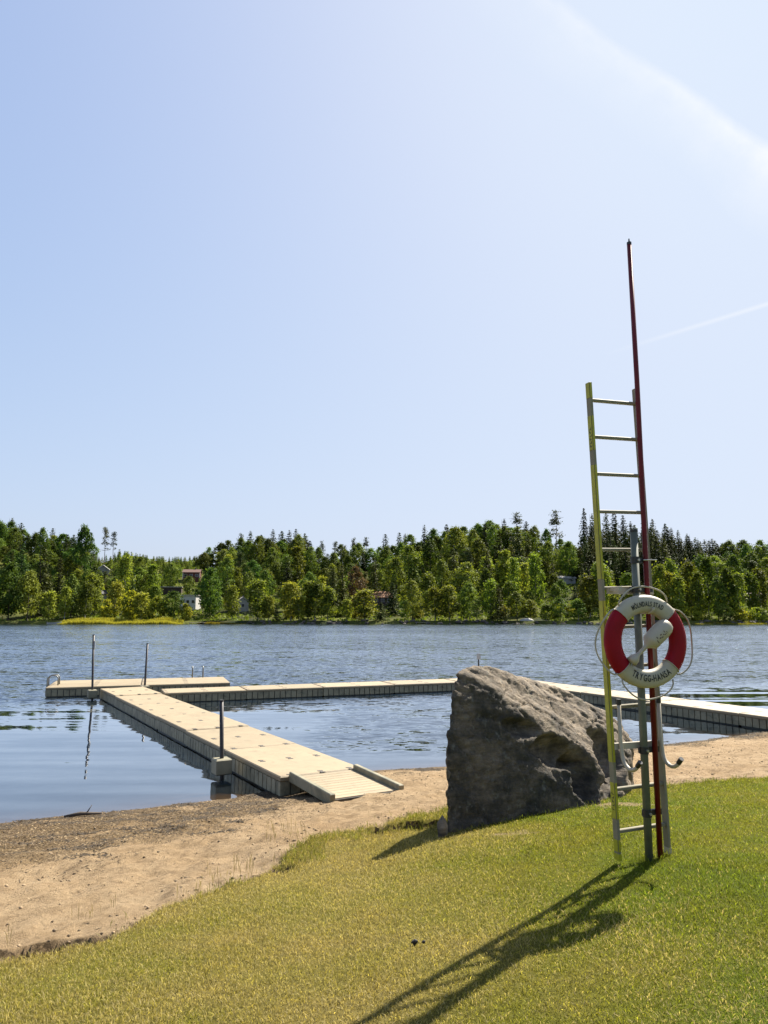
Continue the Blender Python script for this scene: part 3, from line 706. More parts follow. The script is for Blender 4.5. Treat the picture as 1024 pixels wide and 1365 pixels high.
# ------------------------------------------------------------------ houses across the lake
m_wwall = simple('white_painted_boards', (0.72, 0.70, 0.66), 0.7, var=0.06, scale=1)
m_cwall = simple('cream_boards', (0.62, 0.55, 0.42), 0.7, var=0.08, scale=1)
m_gwall = simple('grey_boards', (0.42, 0.40, 0.36), 0.8, var=0.1, scale=1)
m_rwall = simple('red_brown_boards', (0.16, 0.045, 0.03), 0.8, var=0.15, scale=1)
m_dwall = simple('dark_stained_boards', (0.07, 0.045, 0.04), 0.8, var=0.2, scale=1)
m_droof = simple('dark_roofing', (0.075, 0.07, 0.07), 0.8, var=0.2, scale=2)
m_oroof = simple('orange_roof_tiles', (0.50, 0.24, 0.11), 0.8, var=0.2, scale=2)
m_proof = simple('pale_roof_sheet', (0.62, 0.58, 0.52), 0.6, var=0.1, scale=2)
m_broof = simple('brown_roof_tiles', (0.17, 0.085, 0.06), 0.8, var=0.2, scale=2)
m_pane = simple('window_glass', (0.03, 0.035, 0.04), 0.08, var=0.05)
def house(name, px, py, w, dpt, hw, hr, rz, mw, mr, label, ridge='x', wins=2, trim=None, flat=False, eave=0.4):
    Y = Y_for(px, py); x = bearing(px) * Y; z = fz(x, Y)
    e = tag(empty(name, (x, Y, z), R(rz)), label, 'house')
    mb = MB(); mb.box((0, 0, hw / 2 - 0.75), (w, dpt, hw + 1.5))
    if not flat and ridge == 'y':                                # gable triangle towards the lake
        for yy, fl in ((-dpt / 2, 1), (dpt / 2, -1)):
            mb.add([(-w / 2, yy, hw), (w / 2, yy, hw), (0, yy, hw + hr)], [(0, 1, 2)[::fl]])
    elif not flat:
        for xx, fl in ((-w / 2, -1), (w / 2, 1)):
            mb.add([(xx, -dpt / 2, hw), (xx, dpt / 2, hw), (xx, 0, hw + hr)], [(0, 1, 2)[::fl]])
    mb.build('wall', mw, e)
    rb = MB(); th = 0.22
    if flat: rb.box((0, 0, hw + 0.16), (w + 2 * eave, dpt + 2 * eave, 0.3))
    else:
        A, B = (w, dpt) if ridge == 'x' else (dpt, w)
        ex = B / 2 + eave; dz = hr * eave / (B / 2)
        for sg in (1, -1):
            q = [(-A / 2 - eave, sg * ex, hw - dz), (A / 2 + eave, sg * ex, hw - dz), (A / 2 + eave, 0, hw + hr), (-A / 2 - eave, 0, hw + hr)]
            q = [(a_, b_, c_ + 0.03) for a_, b_, c_ in q] + [(a_, b_, c_ + th) for a_, b_, c_ in q]
            if ridge == 'y': q = [(-b_, a_, c_) for a_, b_, c_ in q]
            rb.add(q, [(3, 2, 1, 0), (4, 5, 6, 7), (0, 1, 5, 4), (1, 2, 6, 5), (2, 3, 7, 6), (3, 0, 4, 7)])
    ro = rb.build('roof', mr, e)
    if not flat: MB().box((w * 0.18, 0.3, hw + hr + 0.2), (0.6, 0.6, 1.3)).build('chimney', m_droof, ro)
    for i in range(wins):
        wx = -w / 2 + w * (i + 0.5) / wins
        wn_ = MB().box((wx, -dpt / 2 - 0.03, hw * 0.55), (min(1.3, w / wins * 0.6), 0.08, min(1.3, hw * 0.5))).build('window', m_wwall, e)
        MB().box((wx, -dpt / 2 - 0.085, hw * 0.55), (min(1.3, w / wins * 0.6) - 0.22, 0.03, min(1.3, hw * 0.5) - 0.22)).build('pane', m_pane, wn_)
    if trim:
        for sg in (-1, 1): MB().box((sg * (w / 2 - 0.02), -dpt / 2 - 0.03, hw / 2), (0.34, 0.1, hw)).build('corner_board', trim, e)
        if ridge == 'y':
            bb = MB()
            for sg in (-1, 1): bb.tube([(sg * (w / 2 + eave), -dpt / 2 - eave - 0.06, hw - hr * eave / (w / 2) + 0.12), (0, -dpt / 2 - eave - 0.06, hw + hr + 0.1)], 0.15, 4)
            bb.build('barge_board', trim, e)
    return e
house('gabled_house', 131, 767, 5.4, 7, 2.6, 2.0, 28, m_gwall, m_droof, 'small house with dark roof and white gable boards below the twin pines', 'y', 1, m_wwall)
house('cottage', 131, 801, 3.4, 4, 3.0, 1.9, -12, m_cwall, m_droof, 'little cream cottage with gable facing the lake among bushes', 'y', 1, m_cwall)
house('red_house', 253, 773, 7.4, 6, 3.2, 1.3, 6, m_rwall, m_broof, 'red brown house with white corner boards below the young spruces', 'x', 3, m_wwall)
house('white_villa', 252, 812, 6.2, 6, 5.0, 0.3, -5, m_wwall, m_proof, 'pale flat roofed villa on two floors behind the bank', 'x', 3, None, True)
house('carport', 222, 791, 11, 4.5, 2.4, 0.3, 8, m_dwall, m_proof, 'long low dark carport with pale roof edge on the slope', 'x', 0, None, True)
house('grey_house', 320, 814, 4.4, 6, 3.4, 1.5, 24, m_gwall, m_proof, 'light grey house with pale roof half hidden behind birches', 'y', 1)
house('orange_roofed_house', 506, 806, 10.0, 6.5, 2.8, 2.2, 0, m_dwall, m_oroof, 'long house with orange tiled roof behind the shore trees', 'x', 4)
house('ridge_house', 731, 730, 5.0, 5, 3.2, 0.3, -10, m_dwall, m_proof, 'dark brown house with pale flat roof beside the lone pine', 'x', 3, None, True)
house('ridge_villa', 769, 729, 8.5, 6, 2.8, 1.4, 8, m_dwall, m_droof, 'dark villa with white roof edge high on the ridge', 'x', 3, m_wwall)
house('pale_roofed_house', 757, 776, 7.5, 6, 1.6, 0.9, -4, m_gwall, m_proof, 'low house showing only its pale sheet roof between the trees', 'x', 2)
house('cabin', 1008, 802, 8.0, 5, 2.2, 1.2, -14, m_rwall, m_broof, 'low reddish cabin with brown roof above the right bank', 'x', 2)
# flagpole
m_white = simple('white_paint', (0.75, 0.74, 0.70), 0.45, var=0.05)
def flagpole(px, py, h, label):
    Y = Y_for(px, py); x = bearing(px) * Y; e = tag(empty('flagpole', (x, Y, fz(x, Y))), label, 'flagpole', None)
    MB().tube([(0, 0, -0.5), (0, 0, h)], [0.13, 0.09], 6).build('pole', m_white, e)
    MB().tube([(0, 0, h), (0, 0, h + 0.1), (0, 0, h + 0.25)], [0.05, 0.16, 0.05], 6).build('finial', m_white, e)
flagpole(176, 797, 9.0, 'white flagpole standing beside the narrow poplar like tree')
flagpole(739, 772, 3.6, 'short pale pole beside the house with the pale roof')

# bank: reeds, boulders of the low stone bank, path, boats and small jetties
m_reed = leaf_mat('reed_blades', (0.20, 0.19, 0.03), (0.36, 0.33, 0.06), 0.4)
def reed_bed(x0, x1, y0, y1, n, hgt, label):
    x = rng.uniform(x0, x1, n); y = rng.uniform(y0, y1, n); w = sstep(0, 6, x - x0) * sstep(0, 6, x1 - x)
    h_ = hgt * (0.5 + 0.5 * w) * rng.uniform(0.7, 1.1, n) * (0.8 + 0.6 * fbm(x, y, 5, 2, 161)); z0 = np.maximum(far_z(x, y), -0.15) - 0.1
    a = rng.uniform(0, 6.28, n); dx, dy = np.cos(a) * 0.09, np.sin(a) * 0.09; lx_, ly_ = rng.normal(0, 0.16, n), rng.normal(0, 0.16, n)
    P = np.stack([np.stack([x - dx, y - dy, z0], 1), np.stack([x + dx, y + dy, z0], 1), np.stack([x + lx_, y + ly_, z0 + h_], 1)], 1).reshape(-1, 3)
    o = link('reed_bed', np_mesh('reed_bed', P, np.arange(3 * n).reshape(n, 3), m_reed, False, {'tint': np.repeat(np.clip(rng.normal(0.5, 0.3, n), 0, 1), 3)}))
    tag(o, label, 'reeds', kind='stuff')
reed_bed(bearing(78) * 252, bearing(242) * 252, 249.5, 254.5, 16000, 1.9, 'yellow green reed bed along the left far shore')
reed_bed(bearing(262) * 252, bearing(326) * 252, 250, 254, 5000, 1.2, 'low yellow green reeds below the pale villa')
reed_bed(bearing(905) * 252, bearing(1060) * 252, 250, 254, 6000, 0.9, 'short grass fringe along the right far shore')
m_stone = simple('bank_stone', (0.13, 0.11, 0.085), 0.9, var=0.35, scale=0.4)
def blob(seed, sx, sy, sz):
    bm = bmesh.new(); bmesh.ops.create_icosphere(bm, subdivisions=2, radius=1); r = random.Random(seed); o = Vector((r.random() * 50, r.random() * 50, 0))
    for v_ in bm.verts:
        k = 1 + 0.5 * (mnoise.noise(v_.co * 1.1 + o)); v_.co = Vector((v_.co.x * sx * k, v_.co.y * sy * k, v_.co.z * sz * k))
    me = bpy.data.meshes.new('stone'); bm.to_mesh(me); bm.free(); me.materials.append(m_stone); return me
STN = [blob(i, 0.75, 0.6, 0.5) for i in range(5)]
for i in range(150):
    px = random.choice([random.uniform(330, 760), random.uniform(380, 700), random.uniform(760, 900), random.uniform(880, 1040)]); Y = random.uniform(252.2, 255.2); x = bearing(px) * Y
    o = link('bank_stone', random.choice(STN), None, (x, Y, max(-0.1, fz(x, Y)) + random.uniform(0.0, 0.25))); o.rotation_euler = (0, 0, random.random() * 6.3); sc = random.uniform(0.5, 1.25); o.scale = (sc * 1.3, sc, sc)
    tag(o, 'grey brown stone in the bank at the far water edge', 'stone', 'stones along the far bank')
m_hull = simple('white_hull', (0.75, 0.74, 0.70), 0.35, var=0.05)
m_dark = simple('dark_rubber', (0.025, 0.025, 0.027), 0.6, var=0.2)
def boat(px, Y, L, label, rz):
    e = tag(empty('rowing_boat', (bearing(px) * Y, Y, 0.0), R(rz)), label, 'boat'); mb = MB(); n = 12; P = []; F = []
    for i in range(n + 1):
        t_ = i / n; x = -L / 2 + L * t_; w = 0.75 * (1 - max(0, (t_ - 0.45) / 0.55) ** 2.2) * (0.85 + 0.15 * min(1, t_ * 4)) + 0.02
        P += [(x, -w, 0.55 + 0.25 * t_ ** 2), (x, -w * 0.7, 0.0), (x, 0, -0.15 + 0.15 * t_ ** 3), (x, w * 0.7, 0.0), (x, w, 0.55 + 0.25 * t_ ** 2)]
    for i in range(n):
        for k in range(4): F.append((i * 5 + k, i * 5 + k + 1, i * 5 + 6 + k, i * 5 + 5 + k))
    F.append((0, 4, 3, 2, 1)); mb.add(P, F).build('hull', m_hull, e)
    for xx in (-0.25 * L, 0.08 * L): MB().box((xx, 0, 0.42), (0.3, 1.2, 0.05)).build('thwart', m_cwall, e)
    MB().box((-L / 2 - 0.15, 0, 0.55), (0.25, 0.3, 0.7)).build('outboard_motor', m_dark, e)
boat(71, 250.0, 4.6, 'small white boat moored beside the reed bed', 8)
m_grey_wood = simple('weathered_boards', (0.33, 0.29, 0.23), 0.85, var=0.25, scale=3)
def jetty(px, Y, w, L, label):
    e = tag(empty('jetty', (bearing(px) * Y, Y, 0)), label, 'jetty')
    for i in range(int(L / 0.5)): MB().box((0, -L / 2 + 0.25 + i * 0.5, 0.52), (w, 0.46, 0.07)).build('plank', m_grey_wood, e)
    for sx in (-1, 1):
        MB().box((sx * w * 0.42, 0, 0.41), (0.14, L, 0.14)).build('beam', m_grey_wood, e)
        for sy in (-1, 1): MB().tube([(sx * w * 0.42, sy * L * 0.42, -1.4), (sx * w * 0.42, sy * L * 0.42, 0.34)], 0.1, 6).build('pile', m_grey_wood, e)
jetty(262, 250.5, 5.5, 3, 'low wooden jetty below the pale villa')
jetty(562, 251.5, 4, 3, 'low wooden jetty beside the round crowned tree')
m_tarp = simple('pale_tarpaulin', (0.62, 0.58, 0.50), 0.6, var=0.1)
e = tag(empty('covered_boat', (bearing(703) * 257.0, 257.0, fz(bearing(703) * 257.0, 257.0)), R(4)), 'pale tarpaulin draped over an upturned boat on the bank', 'boat')
mb = MB(); P = []; F = []
for i in range(13):
    t_ = i / 12; x = -2.4 + 4.8 * t_; k = math.sin(math.pi * (0.04 + 0.92 * t_)) ** 0.6
    for j in range(7): a = math.pi * j / 6; P.append((x, -1.0 * k * math.cos(a), 0.95 * k * math.sin(a) ** 0.8 - 0.05))
for i in range(12):
    for j in range(6): F.append((i * 7 + j, i * 7 + j + 1, i * 7 + 8 + j, i * 7 + 7 + j))
mb.add(P, F).build('tarpaulin', m_tarp, e, True)
MB().tube([(-2.4, 0, 0.1), (0, 0, 0.12), (2.4, 0, 0.1)], 0.06, 5).build('keel', m_grey_wood, e)

# ================================================================== FLOATING PIER
m_deck = simple('sun_bleached_plastic_deck', (0.44, 0.345, 0.205), 0.65, var=0.07, scale=1.6, bmp=0.4, bscale=90, dirt=(0.33, 0.25, 0.14), dirt_amt=0.5)
m_side = simple('pier_flank_plastic', (0.40, 0.35, 0.215), 0.6, var=0.25, scale=3, dirt=(0.07, 0.075, 0.045), dirt_amt=0.85)
m_float = simple('dark_float_plastic', (0.045, 0.045, 0.03), 0.5, var=0.3, scale=4)  # near-black float core, showing between and below the flank ribs
m_coup = simple('coupler_rubber', (0.10, 0.085, 0.065), 0.7, var=0.2)
m_steel = simple('dark_steel_pole', (0.055, 0.05, 0.05), 0.5, 0.4, var=0.25, scale=8)
m_holder = simple('pile_holder_plastic', (0.36, 0.32, 0.20), 0.6, var=0.2, scale=3, dirt=(0.09, 0.1, 0.06), dirt_amt=0.8)
m_alu = simple('aluminium', (0.62, 0.60, 0.54), 0.35, 0.75, var=0.08, scale=10, bmp=0.05)
t = m_deck.node_tree; p = t.nodes['Principled BSDF']; src = p.inputs['Base Color'].links[0].from_socket
oi = t.nodes.new('ShaderNodeObjectInfo'); hv = t.nodes.new('ShaderNodeHueSaturation')
t.links.new(src, hv.inputs['Color']); t.links.new(mth(t, 'MULTIPLY_ADD', oi.outputs['Random'], 0.22, 0.86), hv.inputs['Value'])
scuff = ramp(t, noise(t, mapping(t, pos(t), (1, 1, 1)), 2.6, 8, 0.75, 1.2), [(0.52, 0.0), (0.66, 0.55)])
t.links.new(mixc(t, scuff, hv.outputs[0], (0.16, 0.12, 0.07)), p.inputs['Base Color'])
DECK = 0.36
pier = tag(empty('floating_pier', (-1.1, 13.2, 0)), 'sand coloured modular floating pier forming a pen in the lake', 'pier')
PO = Vector((-1.1, 13.2, 0))
SEC = {}
def section_mesh(L, Wd):
    key = (round(L, 3), round(Wd, 3))
    if key in SEC: return SEC[key]
    mb = MB(); g = 0.02
    mb.mi = 0; mb.box((0, 0, DECK - 0.045), (L - g, Wd - g, 0.09), bev=0.018)
    mb.mi = 2; mb.box((0, 0, DECK - 0.33), (L - 0.10, Wd - 0.10, 0.50)); mb.mi = 1
    n = max(2, int(round(L / 0.205))); st = L / n
    for sg in (-1, 1):
        for i in range(n): mb.box((-L / 2 + (i + 0.5) * st, sg * (Wd / 2 - 0.035), DECK - 0.205), (st * 0.86, 0.05, 0.23))
    n = max(2, int(round(Wd / 0.205))); st = Wd / n
    for sg in (-1, 1):
        for i in range(n): mb.box((sg * (L / 2 - 0.035), -Wd / 2 + (i + 0.5) * st, DECK - 0.205), (0.05, st * 0.86, 0.23))
    me = bpy.data.meshes.new('deck_section'); me.from_pydata(mb.v, [], mb.f); me.materials.append(m_deck); me.materials.append(m_side); me.materials.append(m_float)
    me.polygons.foreach_set('material_index', mb.m); me.update(); SEC[key] = me
    return me
cm_ = MB()
cm_.add([(0.085 * a_, 0.05 * b_, 0.0) for a_, b_ in ((-1, -1), (-0.45, -1), (-0.3, -0.55), (0.3, -0.55), (0.45, -1), (1, -1), (1, 1), (0.45, 1), (0.3, 0.55), (-0.3, 0.55), (-0.45, 1), (-1, 1))] +
        [(0.08 * a_, 0.045 * b_, 0.008) for a_, b_ in ((-1, -1), (-0.45, -1), (-0.3, -0.55), (0.3, -0.55), (0.45, -1), (1, -1), (1, 1), (0.45, 1), (0.3, 0.55), (-0.3, 0.55), (-0.45, 1), (-1, 1))],
        [tuple(range(12, 24))] + [(i, (i + 1) % 12, 12 + (i + 1) % 12, 12 + i) for i in range(12)])
COUP = bpy.data.meshes.new('coupler'); COUP.from_pydata(cm_.v, [], cm_.f); COUP.materials.append(m_coup); COUP.update()
def run(P0, ang, length, width, near_left=True, seclen=3.05, coup=True):
    """row of deck sections starting at corner P0, running along ang, its width to the right of that direction"""
    u = Vector((math.cos(ang), math.sin(ang), 0)); w = Vector((math.sin(ang), -math.cos(ang), 0))
    n = max(1, int(round(length / seclen))); L = length / n
    rows = max(1, int(round(width / 1.55))); wd = width / rows
    for i in range(n):
        for r_ in range(rows):
            c_ = Vector(P0) + u * (i + 0.5) * L + w * (r_ + 0.5) * wd - PO
            s_ = link('deck_section', section_mesh(L, wd), pier, (c_.x, c_.y, random.uniform(-0.012, 0.012))); s_.rotation_euler = (random.gauss(0, 0.003), random.gauss(0, 0.002), ang + random.gauss(0, 0.002))
            if coup:
                for fx in (-0.5, 0.0):
                    for fy in (-0.36, 0.0, 0.36):
                        cp = link('coupler', COUP, s_, (fx * L + (0.06 if fx else 0), fy * wd + random.gauss(0, 0.01), DECK - 0.003))
    return u, w
ANG_W = math.atan2(0.864, -0.503)
uW, wW = run((-1.72, 12.71, 0), ANG_W, 17.1, 1.55)
run((-7.55, 26.05 + 0.0, 0) + np.array([-0.56, 1.45, 0]), R(20.9), 14.2, 1.55)
run((5.35, 32.55, 0), math.atan2(-0.89, 0.455), 15.6, 1.55)
run((-13.35, 30.75, 0), R(17.0), 6.7, 3.05)
# bracket-like end pieces: pile holders with their steel piles
def holder(x, y, rz, top, label, lean=(0, 0), bottom=-1.6):
    h_ = MB(); h_.box((0, 0, DECK - 0.14), (0.30, 0.30, 0.28), bev=0.02)
    o = h_.build('pile_holder', m_holder, pier, loc=(x - PO.x, y - PO.y, 0.0)); o.rotation_euler = (0, 0, rz)
    e = tag(empty('mooring_pile', (x, y, 0)), label, 'pole')
    MB().tube([(-lean[0] * 1.5, -lean[1] * 1.5, bottom), (0, 0, 0.3), (lean[0] * (top - 0.3), lean[1] * (top - 0.3), top)], 0.038, 10).build('pole', m_steel, e, True)
    MB().tube([(lean[0] * (top - 0.3), lean[1] * (top - 0.3), top), (lean[0] * (top - 0.3), lean[1] * (top - 0.3), top + 0.02)], 0.043, 10).build('cap', m_dark, e)
    return e
e = holder(-10.42, 27.05, ANG_W, 2.29, 'tall thin dark pole with white tag at the corner of the pier head', (-0.03, 0))
MB().box((0.055 - 0.05, -0.03, 1.95), (0.05, 0.012, 0.26)).build('reflector', m_white, e)
holder(-9.05, 28.62, ANG_W, 1.92, 'thin dark pole between the pier head and the side pier', (0.02, 0))
holder(-3.02, 14.28, ANG_W, 1.40, 'dark pole in the square holder beside the walkway near the ramp', (-0.035, 0))
# ramp to the sand
ramp_e = link('ramp', None, pier); ramp_e.empty_display_size = 0.2
def W2(p): return Vector(p) - PO
uD = -uW; mid = Vector((-1.72, 12.71, 0)) + wW * 0.80
A0 = mid + Vector((0, 0, DECK - 0.02)) + uD * 0.02; A1 = mid + uD * 1.50 + Vector((0, 0, 0.285))
sl = (A1 - A0); Ls = sl.length; su = sl.normalized(); sn = wW.cross(su); sn = sn if sn.z > 0 else -sn
Mr = Matrix((su, wW, sn)).transposed()
for i in range(11):
    c_ = A0 + su * (Ls * (i + 0.5) / 11) - PO
    MB().box(c_ - sn * 0.02, (Ls / 11 - 0.008, 1.10, 0.035), Mr).build('plank', m_deck, ramp_e)
for sg in (-1, 1):
    c_ = A0 + su * (Ls * 0.52) + wW * sg * 0.60 - PO
    MB().box(c_ + sn * 0.0, (Ls * 1.04, 0.085, 0.17), Mr, bev=0.012).build('side_rail', m_holder, ramp_e)
    c_ = A0 - uD * 0.06 + wW * sg * 0.68 - PO
MB().box(A1 - PO - sn * 0.05 + su * 0.012, (0.03, 1.10, 0.07), Mr).build('end_strip', m_coup, ramp_e)
# swimming ladders
def swim_ladder(x, y, rz, up, label, hoop=True):
    e = tag(empty('swimming_ladder', (x, y, DECK), rz), label, 'ladder')
    for sx in (-0.22, 0.22):
        pts = [(sx, 0.32, 0.0), (sx, 0.32, up * 0.75), (sx, 0.26, up * 0.95), (sx, 0.16, up), (sx, 0.02, up * 0.95), (sx, -0.06, up * 0.7), (sx, -0.07, -1.2)]
        if not hoop: pts = [(sx, 0.10, 0.0), (sx, 0.10, up), (sx, 0.04, up + 0.06), (sx, -0.06, up), (sx, -0.06, -1.2)]
        MB().tube(pts, 0.024, 8).build('rail', m_grail, e, True)
    for k in range(4): MB().box((0, -0.07, -0.12 - k * 0.27), (0.42, 0.06, 0.025)).build('rung', m_grail, e)
m_grail = simple('galvanised_steel', (0.30, 0.30, 0.27), 0.45, 0.6, var=0.15, scale=9)
uH = Vector((math.cos(R(17)), math.sin(R(17)), 0)); wH = Vector((math.sin(R(17)), -math.cos(R(17)), 0))
q = Vector((-13.35, 30.75, 0)) + wH * 1.9; swim_ladder(q.x, q.y, R(17) - math.pi / 2, 0.36, 'dark swimming ladder with curved rails at the end of the pier head')
q = Vector((-13.35, 30.75, 0)) + uH * 5.6; swim_ladder(q.x, q.y, R(17) + math.pi, 0.40, 'short swimming ladder on the lake side of the pier head', False)
# depth marker behind the boulder
e = tag(empty('marker_post', (3.95, 31.45, DECK)), 'short post with small white sign on the pier behind the boulder', 'post')
MB().tube([(0, 0, 0), (0, 0, 1.0)], 0.03, 8).build('pole', m_steel, e); MB().box((0, -0.04, 0.93), (0.16, 0.02, 0.24)).build('sign_plate', m_white, e)
MB().box((0, 0, 0.02), (0.22, 0.22, 0.04)).build('base_plate', m_steel, e)

# ================================================================== BOULDER
def boulder():
    pts = [(0.61, 7.80, 0.45), (1.0, 8.10, 0.4), (1.58, 8.62, 0.4), (2.5, 9.1, 0.3), (0.64, 7.97, 1.6), (0.71, 8.14, 2.14), (0.83, 8.35, 2.40), (1.11, 8.68, 2.45), (1.22, 8.48, 2.19), (1.31, 8.52, 1.84), (1.53, 8.60, 1.34), (2.0, 8.86, 0.96), (2.5, 9.1, 0.83),
           (1.81, 9.6, 2.21), (2.50, 10.1, 1.98), (3.02, 10.6, 1.71), (3.35, 10.7, 1.50), (3.50, 10.75, 1.22), (3.52, 10.8, 0.9), (3.4, 10.6, 0.3), (2.0, 10.9, 0.3), (1.95, 10.5, 1.8), (2.8, 11.5, 0.3), (2.8, 11.3, 1.4), (1.6, 9.3, 0.3), (1.62, 9.2, 2.18), (3.0, 9.6, 0.95), (2.95, 9.6, 0.3)]
    bm = bmesh.new()
    for p_ in pts: bm.verts.new(p_)
    r_ = bmesh.ops.convex_hull(bm, input=bm.verts[:])
    bmesh.ops.delete(bm, geom=[g for g in r_['geom_interior'] if isinstance(g, bmesh.types.BMVert)], context='VERTS')
    me = bpy.data.meshes.new('hull'); bm.to_mesh(me); bm.free()
    o = bpy.data.objects.new('hull', me); COL.objects.link(o)
    md = o.modifiers.new('r', 'REMESH'); md.mode = 'VOXEL'; md.voxel_size = 0.028
    md = o.modifiers.new('s', 'SMOOTH'); md.iterations = 3; md.factor = 0.5
    dg = bpy.context.evaluated_depsgraph_get(); me2 = bpy.data.meshes.new_from_object(o.evaluated_get(dg))
    bpy.data.objects.remove(o)
    n = len(me2.vertices); co_ = np.empty(n * 3, np.float32); me2.vertices.foreach_get('co', co_); co_ = co_.reshape(-1, 3)
    no = np.empty(n * 3, np.float32); me2.vertices.foreach_get('normal', no); no = no.reshape(-1, 3)
    # layers dip to the right along the slab; hollows bitten out under the ledge
    hollows = [((1.52, 8.72, 1.74), (0.24, 0.30, 0.08), 0.13), ((2.02, 8.98, 1.42), (0.36, 0.42, 0.14), 0.24), ((2.38, 9.1, 1.12), (0.17, 0.35, 0.24), 0.30), ((2.88, 9.65, 1.20), (0.24, 0.45, 0.32), 0.32), ((2.75, 9.4, 0.80), (0.16, 0.3, 0.14), 0.12)]
    axis_d = Vector((0.80, 0.48, -0.36)).normalized(); axis_n = Vector((0.25, 0.25, 0.93)).normalized(); axis_c = axis_d.cross(axis_n).normalized()
    out = np.empty_like(co_); shade_crust = np.zeros(n, np.float32)
    for i in range(n):
        p_ = Vector(co_[i]); nn = Vector(no[i])
        a, b_, c_ = p_.dot(axis_d), p_.dot(axis_c), p_.dot(axis_n)
        lay = mnoise.multi_fractal(Vector((a * 0.6, b_ * 3.4, c_ * 7.0)), 1.0, 2.1, 5) - 1.0
        lay = max(-1.0, min(1.2, lay))
        big = mnoise.noise(p_ * 1.3 + Vector((3, 1, 7)))
        mid_ = mnoise.noise(p_ * 4.1)
        ridge = 1 - abs(mnoise.noise(Vector((a * 0.7, b_ * 3.4, c_ * 4.0)) + Vector((9, 4, 2)))) * 2
        fine = mnoise.fractal(p_ * 14, 1.0, 2.0, 4)
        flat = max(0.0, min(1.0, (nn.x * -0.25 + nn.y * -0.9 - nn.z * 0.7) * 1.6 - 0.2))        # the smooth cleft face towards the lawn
        dsp = (0.018 * lay + 0.012 * mid_ + 0.026 * (ridge - 0.5)) * (1 - 0.6 * flat) + 0.02 * big + 0.010 * fine
        vd = mnoise.voronoi(Vector((a * 1.5, b_ * 3.0, c_ * 3.6)) + Vector((0.25 * big, 0, 0.2 * mid_)))
        gap = vd[0][1] - vd[0][0]; cell = vd[1][0]
        dsp -= 0.028 * max(0.0, 1 - gap * 15) * (1 - 0.5 * flat)                       # fracture lines between blocks
        dsp += 0.012 * ((math.sin(cell.x * 12.9 + cell.y * 78.2 + cell.z * 37.7) * 43758.5) % 1.0 - 0.5) * min(1.0, gap * 9) * (1 - 0.6 * flat)
        shade_crust[i] = max(0.0, min(1.0, flat * 1.3 + 0.7 * mnoise.noise(p_ * 3.0)))            # dark lichen, painted heavier on the cleft face to deepen its shade
        # ledge steps along the layers
        stp = (c_ * 7 + 0.6 * mnoise.noise(Vector((a, b_, 0)) * 1.5)) % 1.0
        dsp -= 0.03 * (1 - 0.85 * flat) * max(0, 1 - stp * 5) * (0.4 + 0.6 * abs(mnoise.noise(p_ * 1.7)))
        for hc, hr_, hd in hollows:
            q_ = Vector(((p_.x - hc[0]) / hr_[0], (p_.y - hc[1]) / hr_[1], (p_.z - hc[2] + 0.25 * (p_.x - hc[0])) / hr_[2]))
            l2 = q_.length * (1 + 0.25 * mnoise.noise(p_ * 6))
            if l2 < 1.3: dsp -= hd * max(0, 1 - (l2 / 1.3) ** 3) ** 0.8
        out[i] = co_[i] + np.array(nn * dsp)
    me2.vertices.foreach_set('co', out.ravel().astype(np.float32)); me2.update()
    me2.attributes.new('shade_crust', 'FLOAT', 'POINT').data.foreach_set('value', shade_crust)
    return me2
m_rock, t, p = new_mat('boulder_gneiss'); v = pos(t)
ml = mapping(t, v, (0.9, 4.0, 7.0), (R(0), R(22), R(-31)))
c = mixc(t, ramp(t, noise(t, ml, 2.0, 9, 0.68), [(0.32, 0.0), (0.68, 1.0)]), (0.085, 0.068, 0.050), (0.31, 0.245, 0.17))
c = mixc(t, ramp(t, noise(t, v, 3.2, 8, 0.7), [(0.48, 0.0), (0.66, 0.8)]), c, (0.028, 0.027, 0.024))
cr_ = t.nodes.new('ShaderNodeAttribute'); cr_.attribute_name = 'shade_crust'
c = mixc(t, mth(t, 'MULTIPLY', cr_.outputs['Fac'], ramp(t, noise(t, v, 9, 8, 0.7), [(0.34, 0.45), (0.6, 0.92)])), c, (0.020, 0.022, 0.020))  # near-black puts extra shade into the cleft face's colour, over its lichen
c = mixc(t, ramp(t, noise(t, v, 13, 6, 0.6), [(0.58, 0.0), (0.68, 0.6)]), c, (0.17, 0.17, 0.14))       # lichen
c = mixc(t, ramp(t, noise(t, v, 5, 6, 0.6, 0.6), [(0.60, 0.0), (0.72, 0.6)]), c, (0.045, 0.05, 0.018))    # moss
c = mixc(t, ramp(t, noise(t, v, 110, 3, 0.7), [(0.5, 0.0), (0.75, 0.35)]), c, (0.03, 0.027, 0.024))
t.links.new(c, p.inputs['Base Color']); p.inputs['Roughness'].default_value = 0.85; p.inputs['Specular IOR Level'].default_value = 0.3
hh = mth(t, 'ADD', mth(t, 'MULTIPLY', noise(t, ml, 5, 10, 0.7), 0.6), mth(t, 'MULTIPLY', noise(t, v, 28, 8, 0.75), 0.5))
bump(t, p, hh, 1.0, 0.045)
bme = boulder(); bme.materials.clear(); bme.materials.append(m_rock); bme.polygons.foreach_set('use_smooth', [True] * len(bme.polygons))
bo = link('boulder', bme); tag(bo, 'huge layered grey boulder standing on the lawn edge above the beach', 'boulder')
sb = blob(77, 0.055, 0.06, 0.13); sb.materials.clear(); sb.materials.append(m_rock)
for p_ in sb.polygons: p_.use_smooth = True
o = link('stone', sb, None, (0.585, 7.76, hz(0.585, 7.76) + 0.05)); tag(o, 'small dark stone leaning against the foot of the boulder', 'stone')

